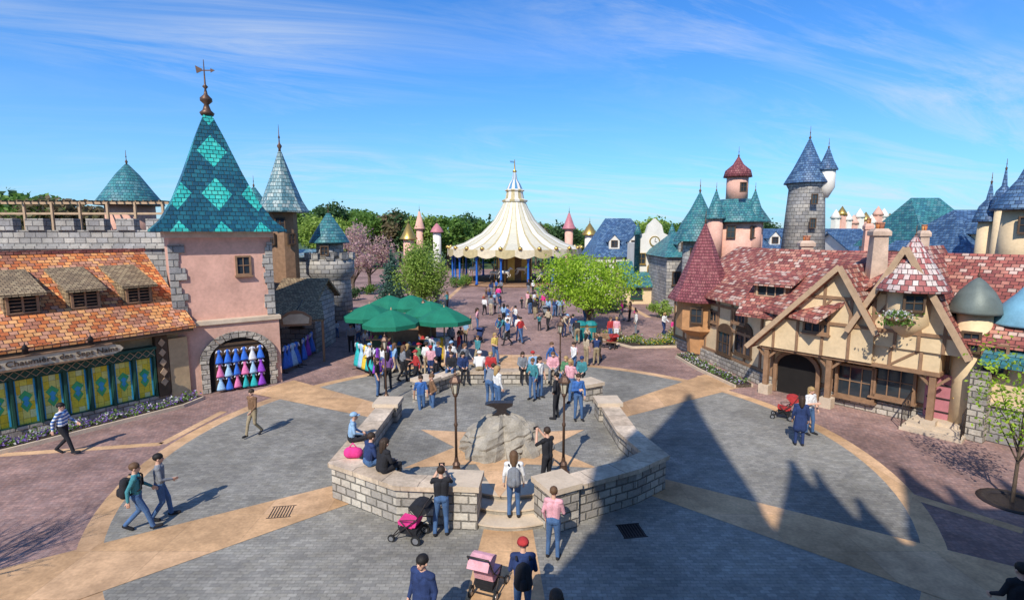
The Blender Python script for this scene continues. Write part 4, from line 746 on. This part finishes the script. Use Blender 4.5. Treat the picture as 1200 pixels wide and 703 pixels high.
for k in range(n):
    a0,a1=2*math.pi*k/n,2*math.pi*(k+1)/n; zb=Z(297)-.35*abs(math.sin(a0*24/2)); zb1=Z(297)-.35*abs(math.sin(a1*24/2)); r=9.78
    mb.face([(cx+r*math.cos(a0),YC+r*math.sin(a0),zb),(cx+r*math.cos(a1),YC+r*math.sin(a1),zb1),(cx+r*math.cos(a1),YC+r*math.sin(a1),Z(290.5)),(cx+r*math.cos(a0),YC+r*math.sin(a0),Z(290.5))],(k//4)%2)
mb.build('valance',[mat('valance_cream',(.70,.60,.42),.7),CG],t)
for k in range(24):
    a=R(15*k+4); x,y=cx+9.75*math.cos(a),YC+9.75*math.sin(a); MB().lathe((x,y,0),[(.28,Z(290.5)),(.3,Z(288.5)),(.05,Z(287))],6).build('crest',GOLD,t)
MB().lathe((cx,YC,0),[(2.6,.3),(2.6,Z(292))],16,ms=[0,1],sm=False).build('centre_drum',[WOOD,GOLD],t)
MB().lathe((cx,YC,0),[(9.4,Z(293)),(2.6,Z(292))],32).build('ceiling',DWOOD,t)
BP=mat('royal_blue_paint',(.02,.12,.46),.4)
for k in range(16):
    a=R(22.5*k+11); x,y=cx+9.1*math.cos(a),YC+9.1*math.sin(a); MB().lathe((x,y,0),[(.28,.25),(.16,.5),(.13,Z(303)),(.3,Z(299)),(.3,Z(296))],8).build('column',BP,t)
hor=remesh([((-.45,0,1.1),(.4,0,1.1),.24,.26,0),((.4,0,1.2),(.75,0,1.65),.17,.11,0),((.72,0,1.7),(1.02,0,1.5),.11,.07,0),((.4,.1,1.0),(.75,.12,.75),.08,.06,0),((.75,.12,.75),(.6,.12,.45),.055,.05,0),((.35,-.1,1.),(.5,-.12,.6),.08,.06,0),((.5,-.12,.6),(.3,-.12,.4),.055,.05,0),((-.5,.1,1.),(-.7,.12,.65),.1,.07,0),((-.7,.12,.65),(-.95,.12,.3),.055,.05,0),((-.5,-.1,1.),(-.55,-.12,.6),.1,.07,0),((-.55,-.12,.6),(-.8,-.12,.35),.055,.05,0),((-.68,0,1.2),(-1.0,0,.8),.06,.04,0)],.05,'horse')
hor.materials.append(mat('ivory_paint',(.65,.6,.5),.4))
for k in range(18):
    a=R(20*k); r=7.6 if k%2 else 5.6; o=bpy.data.objects.new('horse',hor); col.objects.link(o); o.parent=t; o.location=(r*math.cos(a),r*math.sin(a),.5+.3*(k%3)); o.rotation_euler=(0,0,a+R(90)); MB().tube((cx+r*math.cos(a),YC+r*math.sin(a),.3),(cx+r*math.cos(a),YC+r*math.sin(a),Z(293)),.04).build('pole',GOLD,t)
# ================================================================ trees
def blobs_tree(label,name,loc,h,cr,th,lm,n,leaf,nb=16,squash=.8,seed=1,trunkr=.18,shape='round',cat='tree',group=None):
    rnd=random.Random(seed); t=thing(name,label,cat,loc,group); x,y,z=loc; ch=h-th; B=[]
    for i in range(nb):
        if shape=='cone': k=(i+.5)/nb; r=cr*(1-k)*.95; a=rnd.uniform(0,6.28); B.append((r*.45*math.cos(a),r*.45*math.sin(a),th+ch*k,max(r*.7,.15)))
        else:
            while 1:
                p=[rnd.uniform(-1,1) for _ in range(3)]
                if .25<sum(q*q for q in p)<1: break
            B.append((p[0]*cr*.72,p[1]*cr*.72,th+ch/2+p[2]*ch*.34,cr*rnd.uniform(.26,.43)))
    tr=MB(); tr.cap((x,y,z-.05),(x+.05*h*rnd.uniform(-1,1)*.3,y,z+th+ch*.35),trunkr,trunkr*.5,8,sm=True)
    for b in B[:9]: s=rnd.uniform(.6,1.1)*th; tr.cap((x,y,z+s+ch*.05),(x+b[0],y+b[1],z+b[2]),trunkr*.45,trunkr*.1,6)
    tr.build('trunk',BARK,t); pts=[]; wts=[b[3]**2 for b in B]
    for b in rnd.choices(B,wts,k=n):
        d=Vector((rnd.gauss(0,1),rnd.gauss(0,1),rnd.gauss(0,1))).normalized()*b[3]*(rnd.uniform(.45,1.08) if rnd.random()<.85 else rnd.uniform(.9,1.45)); zz_=z+b[2]+d.z*squash
        if zz_<z+th*.7: continue
        pts.append((x+b[0]+d.x,y+b[1]+d.y,zz_))
    if shape=='willow': pts=[(p[0],p[1],p[2]-abs(rnd.gauss(0,.5))) for p in pts]
    leaves(pts,leaf,.3,rnd).build('crown',lm,t,uv=False); return t
q=G(690,388); blobs_tree('bright lime green spreading tree right of centre on the plaza','broad_tree',tuple(q),P(690,294,q.y).z,3.9,1.1,LG1,11000,.095,32,.62,11,.2)
q=G(497,362); blobs_tree('fresh green drooping tree behind the green umbrellas','willow_tree',tuple(q),P(500,276,q.y).z,3.0,.8,LY,8500,.12,26,.9,12,.2,'willow')
q=G(460,352); blobs_tree('blue-green conical fir left of the drooping tree','fir_tree',tuple(q),P(460,288,q.y).z,1.9,.3,LF,4500,.13,26,.9,13,.15,'cone')
blobs_tree('tree with pale pink blossom behind the fir','blossom_tree',(P(432,290,66).x,66,0),P(432,254,66).z,4.0,1.6,LP,3600,.16,20,.8,14,.25)
blobs_tree('second smaller pink blossom tree near the stone round tower','blossom_tree',(P(412,290,60).x,60,0),P(412,268,60).z,2.6,1.2,LP,1500,.14,12,.8,15,.2)
q=G(1186,588); blobs_tree('young tree at the right edge with fresh yellow-green leaves','young_tree',tuple(q),P(1190,368,q.y).z,1.35,1.4,LG1,1500,.055,26,1.2,16,.05)
mb=MB().lathe((q.x,q.y,0),[(.75,.004),(.75,.03),(.5,.035),(.5,.01)],20); tag(mb.build('tree_grate',IRON,None,tuple(q)),'round iron grate around the young tree at right','tree grate')
def branch(mb,p,d,L,r,dep,rnd):
    e_=p+d*L; mb.tube(p,e_,r,r*.7,5)
    if dep==0: return
    for _ in range(3 if dep>2 else 2):
        q=(d+Vector((rnd.gauss(0,.5),rnd.gauss(0,.5),rnd.gauss(.1,.3)))).normalized(); branch(mb,p+d*L*rnd.uniform(.6,1),q,L*rnd.uniform(.6,.8),r*.6,dep-1,rnd)
t=thing('bare_tree','bare leafless tree just beyond the left frame edge','tree',(-12.9,7.2,0)); mb=MB(); branch(mb,Vector((-12.9,7.2,0)),Vector((0,0,1)),1.9,.1,6,random.Random(4)); mb.build('trunk',BARK,t)
protos=[]
for i,(lm,sh) in enumerate([(LG2,'round'),(LG3,'round'),(LY,'round'),(LB,'round'),(LG3,'cone')]): protos.append(blobs_tree('x',['leafy_tree','dark_tree','pale_tree','russet_tree','conifer_tree'][i],(0,0,0),10,4.0 if sh=='round' else 2.3,2 if sh=='round' else .6,lm,3200,.30,22,.8,30+i,.3,sh,group=None))
lab=['mid green','dark green','pale yellow-green','russet brown','dark pointed conifer']
used=[False]*5
def bgtree(px,ytop,Y,k,where):
    h=P(px,ytop,Y).z; o=protos[k] if not used[k] else tree_copy(protos[k]); used[k]=True; o.location=(P(px,272,Y).x,Y,0); s=h/10.6; w_=s*random.uniform(.85,1.25); o.scale=(w_,w_,s); o.rotation_euler=(0,0,random.uniform(0,6.28)); o['label']=f"{lab[k]} {'tree ' if k<4 else ''}{where}"; o['group']='trees on the skyline'
for px,yt,k in [(365,232,0),(378,238,2),(392,228,1),(405,240,2),(418,232,0),(430,236,0),(446,238,2),(455,234,3),(468,240,1),(482,242,0),(498,240,2),(512,246,3),(525,243,0),(537,248,4),(548,246,1),(560,250,0),(574,244,4),(583,248,0),(618,252,0),(628,248,3),(640,256,0),(652,252,4),(660,258,1),(675,262,0),(690,258,2),(703,262,1),(716,256,4),(730,250,0),(744,246,2),(758,244,2),(770,247,2),(784,252,0),(796,254,1),(892,248,1),(900,258,0)]:
    bgtree(px,yt+random.uniform(-2,4),random.uniform(104,128),k,'on the skyline behind the carousel' if px<800 else 'behind the tall stone tower')
for px,yt,k in [(8,215,3),(22,213,1),(38,208,0),(54,216,3),(75,222,3),(95,220,3),(112,222,3)]: bgtree(px,yt,random.uniform(60,70),k,'above the left battlement')
for i in range(24): px=-60+ i*24 if i<10 else 640+(i-10)*45; bgtree(px,262+random.uniform(-3,4),random.uniform(132,150),[0,1,3][i%3],'in the far line of trees')
for k,(px,py) in enumerate([(705,368),(722,366),(548,335),(536,337),(668,334),(775,372),(430,345),(412,352)]):
    q=G(px,py); blobs_tree(['small clipped shrub','round green bush'][k%2]+[' by the blue roofed house',' by the blue roofed house',' left of the carousel',' left of the carousel',' right of the carousel',' near the clock gable',' beside the fir',' beside the stone tower'][k],'shrub',tuple(q),1.6,1.3,.1,[LG2,LG3,LY][k%3],900,.1,8,.8,50+k,.05,cat='shrub')
bed('hedge_planter',[G(712,397),G(745,405),G(790,404),G(800,392)],1.5,'kerbed planting bed with green and yellow plants before the lime tree',.55,3500,(2,2,1))
bed('far_planter',[G(440,372),G(455,366),G(520,362)],1.4,'long planting bed under the fir and the drooping tree',.5,2000,(2,0,1),fr_=.2)
# ================================================================ umbrellas & stalls
UM=mat('green_canvas',(.012,.17,.10),.75,var=.25,sc=1.5)
def umbrella():
    t=thing('market_umbrella','x','umbrella',group='green market umbrellas over the costume stalls'); MB().lathe((0,0,0),[(.35,0),(.35,.08),(.04,.1),(.04,3.2)],10).build('pole',LWOOD,t)
    mb=MB().lathe((0,0,0),[(1.5,2.28),(1.52,2.5),(.78,2.9),(.03,3.18)],8,sm=False); c=mb.build('canopy',UM,t); mb=MB()
    for k in range(8): a=R(45*k); mb.tube((0,0,2.3),(.8*math.cos(a),.8*math.sin(a),2.85),.018,.018,5)
    mb.build('ribs',LWOOD,t); MB().cap((0,0,3.18),(0,0,3.28),.04,.02).build('tip',LWOOD,c); return t
U0=umbrella()
ul=['leftmost green market umbrella','green market umbrella nearest the camera on the left','green umbrella at the back of the stall group','green umbrella on the front right of the stalls','rightmost green market umbrella','small green umbrella between the back ones']
for i,(px,py) in enumerate([(436,420),(462,432),(484,402),(506,414),(521,427),(458,402)]):
    o=U0 if i==0 else tree_copy(U0); q=G(px,py); o.location=q; o.rotation_euler=(0,R(random.uniform(-3,3)),R(20*i)); o['label']=ul[i]
stk=[(G(418,432),G(436,440),[2,3,4],'at the front left of the umbrellas'),(G(440,442),G(462,436),[1,4,5,0],'under the nearest green umbrella'),(G(500,428),G(528,424),[6,3,4],'under the right green umbrellas')]
for a,b,cs,wh in stk: rack(a,b,4,wh,cs,1.5,1.2)
for i,(px,py) in enumerate([(470,424),(492,416),(448,415)]):
    q=G(px,py); f=Fr((q.x-.9,q.y),(q.x+.9,q.y)); t=thing('market_stall',['counter stall with coloured hats under the umbrellas','second counter stall behind the first','third counter stall at the left'][i],'market stall',q); MB().box(f,0,1.8,-.8,0,.1,.85).build('counter',GREENP,t); MB().box(f,-.05,1.85,-.85,.05,.85,.92).build('top',LWOOD,t); MB().box(f,0.02,1.78,-.78,-.7,.92,1.9).build('back_board',WOOD,t)
    for k in range(6): cn=['hot pink','yellow','blue','red','white','purple'][k]; o=MB().lathe((0,0,0),[(.17,0),(.17,.02),(.1,.03),(.09,.13),(.04,.17)],10).build('hat',cloth(cn)); o.location=f.p(.2+.28*k,-.3,.92); tag(o,f"{cn} hat on the {['first','second','third'][i]} market stall counter",'hat')
for i,px in enumerate((680,692)):
    q=G(px,398); t=thing('litter_bin',['left teal litter bin under the lime tree','right teal litter bin under the lime tree'][i],'bin',q); MB().lathe(tuple(q),[(.42,0),(.45,.1),(.42,.14),(.42,1.0),(.46,1.05),(.3,1.25),(.05,1.3)],8,sm=False).build('body',TEALP,t); MB().lathe(tuple(q),[(.43,.9),(.435,.98)],8,sm=False).build('band',GOLD,t)
def bench(q,a,label):
    t=thing('bench',label,'bench',q); f=Fr((q.x,q.y),(q.x+math.cos(a),q.y+math.sin(a))); mb=MB(); z=q.z
    for k in range(4): mb.box(f,-.8,.8,-.2+.11*k,-.11+.11*k,z+.42,z+.46)
    mb.build('seat',WOOD,t); mb=MB()
    for k in range(3): mb.box(f,-.8,.8,-.26,-.22,z+.55+.13*k,z+.64+.13*k)
    mb.build('backrest',WOOD,t)
    for s in (-.7,.64): MB().box(f,s,s+.06,-.25,.2,z,z+.42).box(f,s,s+.06,-.28,-.22,z+.42,z+.9).build('leg',IRON,t)
bench(G(708,408),R(-20),'brown slatted bench by the planting bed')
# ================================================================ castle behind the viewpoint (its shadow falls on the plaza)
t=thing('castle_building','large stone castle behind the viewpoint whose shadow crosses the plaza','building',(2,-6,0)); Y0=-6
MB().box(W,-2.3,5,4.6,9,0,16.0).box(W,5.01,32,4.6,9,0,17.6).build('wall',STONE,t)
hd=Vector((-sd.x,-sd.y)).normalized(); tl=math.tan(SEL)
def caster(px,py,hwb,drop,Y=Y0):
    g=G(px,py); L=(g.y-Y)/hd.y; h=L*tl; x=g.x-L*hd.x; MB().lathe((x,Y,0),[(hwb,0),(hwb,h-drop),(hwb*1.15,h-drop),(hwb*.6,h-drop*.55),(hwb*.22,h-drop*.2),(.1,h)],12).build('spire',BLUET,t)
for a in ((808,462,1.9,9.5),(762,556,1.0,5.0),(722,592,.8,4.0),(693,625,.8,3.5),(868,560,.9,4.2),(927,540,.9,4.6),(955,552,.6,3.6),(1005,585,.7,3.2),(1055,548,1.0,4.2),(1110,570,.8,3.2),(1170,560,.9,3.6)): caster(*a)
# ================================================================ strollers, bags
def stroller(q,rot,c,label,sc=1.):
    t=thing('stroller',label,'stroller',(0,0,0)); fr=MB()
    for s in (-.24,.24):
        fr.tube((s,.32,.12),(s,-.3,.62),.014).tube((s,-.3,.62),(s*.9,-.52,1.02),.014).tube((s,-.28,.12),(s,.12,.55),.014).tube((s,.12,.55),(s,-.3,.62),.012)
    fr.tube((-.22,-.52,1.02),(.22,-.52,1.02),.02).tube((-.24,-.28,.14),(.24,-.28,.14),.012).tube((-.24,.32,.14),(.24,.32,.14),.012); fr.build('frame',IRON,t)
    sm_=cloth(c); mb=MB(); mb.hexa([(-.2,.18,.42),(.2,.18,.42),(.2,-.16,.36),(-.2,-.16,.36),(-.2,.2,.5),(.2,.2,.5),(.2,-.14,.45),(-.2,-.14,.45)]); mb.hexa([(-.2,-.14,.38),(.2,-.14,.38),(.2,-.24,.4),(-.2,-.24,.4),(-.19,-.34,.92),(.19,-.34,.92),(.19,-.4,.9),(-.19,-.4,.9)]); mb.build('seat',sm_,t)
    mb=MB(); n=5; f_=lambda a,s:(s,-.3+.3*math.cos(a),.68+.3*math.sin(a))
    for k in range(n):
        a0,a1=R(45+22*k),R(45+22*(k+1)); mb.face([f_(a0,-.22),f_(a0,.22),f_(a1,.22),f_(a1,-.22)])
    for s in (-.22,.22): mb.face([(s,-.3,.68)]+[f_(R(45+22*k),s) for k in range(n+1)])
    mb.build('canopy',cloth('black') if c=='hot pink' else sm_,t); MB().hexa([(-.18,-.25,.2),(.18,-.25,.2),(.18,.15,.2),(-.18,.15,.2),(-.2,-.28,.34),(.2,-.28,.34),(.2,.18,.34),(-.2,.18,.34)]).build('basket',cloth('black'),t)
    for s in (-.26,.26):
        for y,r in ((-.28,.12),(.34,.09)):
            wv=MB(); f=Fr((0,0),(0,1)); pts=[(y+r*math.cos(R(22.5*k)),r+.0+r*math.sin(R(22.5*k))) for k in range(16)]; wv.ext(f,pts,s-.02,s+.02); wv=wv.build('wheel',RUBBER,t); MB().ext(f,[(y+r*.6*math.cos(R(30*k)),r+r*.6*math.sin(R(30*k))) for k in range(12)],s-.026,s+.026).build('rim',mat('grey_metal',(.4,.4,.42),.3,.7),wv)
    t.location=q; t.rotation_euler=(0,0,R(rot)); t.scale=(sc,)*3; return t
stroller(G(480,630),75,'hot pink','black and pink stroller beside the man in front of the left pillar'); stroller(G(578,700)+Vector((-.1,.2,0)),-20,'pink','pink stroller at the bottom edge beside the man with the black backpack')
stroller(G(917,490),60,'red','red stroller beside the woman in navy near the cream house')
for px,py,c,r in ((715,408,'red',30),(560,402,'navy',150),(640,372,'grey',200)): stroller(G(px,py),r,c,f'{c} stroller in the mid-distance crowd')
def backpack(o,c,label):
    mb=MB(); mb.cap((0,-.2,1.02),(0,-.19,1.3),.13,.11,10); mb.cap((-.06,-.21,1.02),(-.05,-.2,1.3),.11,.09,8).cap((.06,-.21,1.02),(.05,-.2,1.3),.11,.09,8); mb.cap((0,-.3,1.02),(0,-.3,1.12),.07,.06,8)
    t=thing('backpack',label,'backpack',(0,0,0)); mb.build('bag',cloth(c),t)
    for s in (-.12,.12): MB().tube((s,-.12,1.42),(s,.1,1.4),.022,.022,6).tube((s,.12,1.38),(s*1.15,.12,1.12),.02,.02,6).tube((s*1.15,.12,1.12),(s*1.2,-.1,1.02),.02,.02,6).build('strap',cloth('black'),t)
    t.location=o.location; t.rotation_euler=o.rotation_euler; t.scale=o.scale
def phone(o,label):
    v=Matrix.Rotation(o.rotation_euler.z,4,'Z')@Vector((0,.46,1.58)); f=MB(); f.hexa([(-.075,-.006,-.04),(.075,-.006,-.04),(.075,.006,-.04),(-.075,.006,-.04),(-.075,-.006,.04),(.075,-.006,.04),(.075,.006,.04),(-.075,.006,.04)])
    p=f.build('phone',cloth('black')); p.location=o.location+v; p.rotation_euler=o.rotation_euler; tag(p,label,'phone')
# ================================================================ people
person(G(77,532),-80,'walk','striped','black',hc=1,near=True,extra='person in blue and white striped top and black trousers walking at far left')
p=person(G(164,622),-62,'walk','teal','denim',hc=2,near=True,extra='person in teal jacket and jeans with dark backpack walking on the left'); backpack(p,'black','black backpack on the person in the teal jacket')
person(G(191,608),-60,'walkb','grey','denim',hair='short',hc=1,near=True,extra='person in grey top and jeans walking beside the teal jacket')
person(G(298,511),160,'walk','brown','khaki',hc=0,near=True,extra='person in brown jacket and khaki trousers walking alone left of the wall')
p=person(G(518,627),5,'photo','black','denim',hc=0,near=True,sleeve='short',extra='person in black t-shirt and jeans photographing by the left pillar'); phone(p,'phone held up by the person in the black t-shirt at the left pillar')
p=person(G(602,606,.14),0,'stand','white','denim',hair='long',hc=2,near=True,extra='person with long brown hair, white top and grey backpack on the steps'); backpack(p,'grey','grey backpack on the person standing on the steps')
p=person(G(641,574,PZ),40,'photo','black','black',hc=0,near=True,sleeve='short',extra='person dressed in black holding a phone up inside the wall by the right lamp'); phone(p,'phone held up by the person in black inside the wall')
person(G(648,655),-15,'carry','pink','denim',hair='short',hc=2,near=True,extra='person in pink top and jeans before the right pillar',sc=.98)
q=G(613,634,1.7); p=person((q.x,q.y,0),0,'push','navy','denim',hair='cap',hc=1,near=True,sleeve='short',extra='person in navy shirt, red cap and black backpack at bottom centre'); backpack(p,'black','black backpack on the person in the red cap')
q=G(495,652,1.7); person((q.x,q.y,0),150,'stand','navy','black',hc=1,near=True,coat=True,extra='person in navy padded coat cut by the bottom edge left of centre')
q=G(652,694,1.7); person((q.x,q.y,0),0,'walk','black','black',hair='long',hc=0,near=True,extra='dark-haired person at the bottom edge, only the head showing')
q=G(1199,662,1.7); person((q.x,q.y,0),0,'walk','black','black',hc=1,near=True,extra='dark figure cut off at the lower right edge')
def ws(px,py): return G(px,py,1.02)-Vector((0,0,.45))
person(ws(412,517),-70,'sit','light blue','black',hair='cap',hc=3,near=True,extra='person in light blue top and cap seated on the left wall')
person(ws(432,545),-50,'sit','navy','denim',hc=0,near=True,extra='person in navy top seated on the left wall beside a pink bag')
person(ws(448,553),-40,'sit','black','black',hair='long',hc=0,near=True,extra='long-haired person in black seated on the near left wall')
q=G(414,536,1.02); b=thing('pink_bag','bright pink bag lying on top of the left wall','bag',q); MB().cap((q.x-.1,q.y,q.z+.15),(q.x+.12,q.y,q.z+.15),.16,.15,10).build('bag_body',cloth('hot pink'),b); MB().tube((q.x-.1,q.y,q.z+.3),(q.x,q.y,q.z+.42),.015).tube((q.x,q.y,q.z+.42),(q.x+.1,q.y,q.z+.3),.015).build('handle',cloth('hot pink'),b)
mid=[(494,490,0,200,'walk','blue','denim','short',0),(507,488,0,110,'akimbo','brown','denim','short',2),(488,452,0,120,'walkb','red','black','cap',1),(512,462,0,60,'carry','black','denim','short',1),
(528,446,0,150,'stand','navy','khaki','short',0),(545,442,0,230,'walk','grey','denim','long',2),(574,474,PZ,-20,'bend','grey','denim','short',0),(583,480,PZ,-60,'stand','white','denim','long',3),(624,468,PZ,150,'carry','teal','denim','short',2),
(632,466,PZ,220,'stand','white','denim','long',0),(652,490,PZ,60,'akimbo','black','black','short',1),(677,492,PZ,190,'carry','blue','denim','short',0),(668,470,PZ,140,'walkb','pink','denim','long',3),(646,440,0,240,'walk','blue','khaki','short',2),(672,440,0,120,'walk','white','denim','short',0),
(443,464,0,-90,'stand','black','denim','long',0),(455,456,0,10,'carry','purple','black','long',1),(560,430,0,140,'walk','teal','khaki','short',2),(580,426,0,220,'walkb','yellow','denim','long',3),(538,424,0,90,'stand','red','grey','short',1),
(936,522,0,-20,'stand','navy','navy','long',0),(947,508,0,200,'carry','white','denim','long',3),(701,424,0,150,'walk','black','khaki','short',0),(715,402,0,200,'stand','red','denim','long',2),(722,402,0,170,'stand','pink','white','short',3),(745,392,0,90,'stand','white','grey','short',1),
(368,402,0,90,'walk','blue','khaki','short',0),(380,398,0,-90,'walk','red','denim','long',2),(412,412,0,200,'stand','grey','black','short',0),(470,396,0,200,'stand','white','denim','long',3),(610,402,0,220,'walk','red','denim','short',1),(595,405,0,130,'walk','blue','black','short',0)]
for i,(x,y,z,r,ps,tp,bt,hr,hc) in enumerate(mid):
    wh='inside the walled enclosure' if z else ('behind left wall end' if x<530 and y>430 else 'near the cream house' if x>900 else 'by planting bed' if x>700 else 'beyond the low walls' if y>420 else 'in mid plaza')
    person(G(x,y,z),r,ps,tp,bt,hair=hr,hc=hc,where=wh,near=(y>455),coat=(x in(936,)),sleeve='short' if i%3==0 else 'long',skin=0 if i%4 else 1)
for i,px in enumerate((530,542,562,576,612,625,648,664,682)):
    q=G(px,434 if px<650 else 440,1.02); person((q.x,q.y,.57),[170,200,0,160,190,20,175,150,160][i],'sit',['black','navy','white','red','grey','light blue','pink','green','teal'][i],['denim','black','khaki','denim','black','denim','grey','denim','black'][i],hair=['short','long','cap'][i%3],hc=i%4,where='on back curved wall')
person(ws(728,498),100,'sit','grey','denim',hair='short',hc=2,near=True,extra='person in grey top seated on the right wall facing the rock') if 0 else None
placed=[(o.location.x,o.location.y) for o in PEOPLE]
def crowd(cl,n,where):
    k=0; tr=0
    while k<n and tr<n*40:
        tr+=1; a=random.choice(cl); c=G(a[0],a[1]); q=Vector((c.x+random.gauss(0,a[2]),c.y+random.gauss(0,a[3]),0))
        if q.y>68 or (q.x)**2+(q.y-17.6)**2<33 or any((q.x-a)**2+(q.y-b)**2<.35 for a,b in placed): continue
        r=random.choice([random.uniform(0,360),random.uniform(140,220),random.uniform(-40,40)]); m=random.choice([1,2,2,3]); base=q
        for j in range(m):   # small groups walking or standing together
            if j: q=base+Vector((random.choice([-1,1])*random.uniform(.45,.7)*((j+1)//2),random.uniform(-.4,.4),0))
            if j and any((q.x-a)**2+(q.y-b)**2<.16 for a,b in placed): continue
            placed.append((q.x,q.y)); k+=1; kid=random.random()<(.3 if j else .08)
            tp=random.choice(['white','navy','blue','light blue','grey','black','red','pink','teal','green','orange','brown','beige','beige','white','black','navy','grey','black','navy','hot pink','white']); bt=random.choice(['denim','denim','black','khaki','navy','grey','black','beige'])
            person(q,r+random.uniform(-35,35),random.choice(['stand','walk','walkb','walk','walkb','carry','akimbo','stand','photo','push','bend']),tp,bt,hair=random.choice(['short','long','short','cap','long']),hc=random.randrange(4),skin=random.choice([0,0,0,1,2]),sleeve=random.choice(['long','short']),sc=random.uniform(.6,.75) if kid else random.uniform(.92,1.06),where=where)
crowd([(550,346,2.5,3),(590,350,3.5,3),(632,350,2.5,3),(660,348,2,2),(545,360,1.6,2),(600,365,3,2.5),(645,366,1.6,2)],40,'before the carousel')
crowd([(558,388,1.2,1.5),(590,396,1.2,1.2),(615,384,1.4,1.8),(645,398,1.4,1.2),(664,390,1.,1.2),(610,374,2,2)],22,'in central crowd')
crowd([(425,410,1.3,1.2),(470,405,1.5,1),(530,402,1.3,1),(540,415,.9,.8),(450,440,.8,.5),(486,446,.8,.5)],24,'around green umbrellas')
crowd([(730,378,1.5,1),(770,385,1,.7)],7,'near teal roofed shop'); crowd([(385,400,1,1),(425,392,1,1)],5,'near stone tower')
crowd([(515,440,.6,.4),(690,428,.6,.5)],5,'behind back wall')
# ---------------------------------------------------------------- unique labels
ORD=['first','second','third','fourth','fifth','sixth','seventh','eighth','ninth','tenth','eleventh','twelfth','thirteenth','fourteenth','fifteenth','sixteenth']
by={}
for o in col.objects:
    if o.parent is None and o.get('label'): by.setdefault(o['label'],[]).append(o)
for l,os_ in by.items():
    if len(os_)>1:
        os_.sort(key=lambda o:proj(o.location))
        for i,o in enumerate(os_): o['label']=f"{l}, {ORD[min(i,15)]} from left"
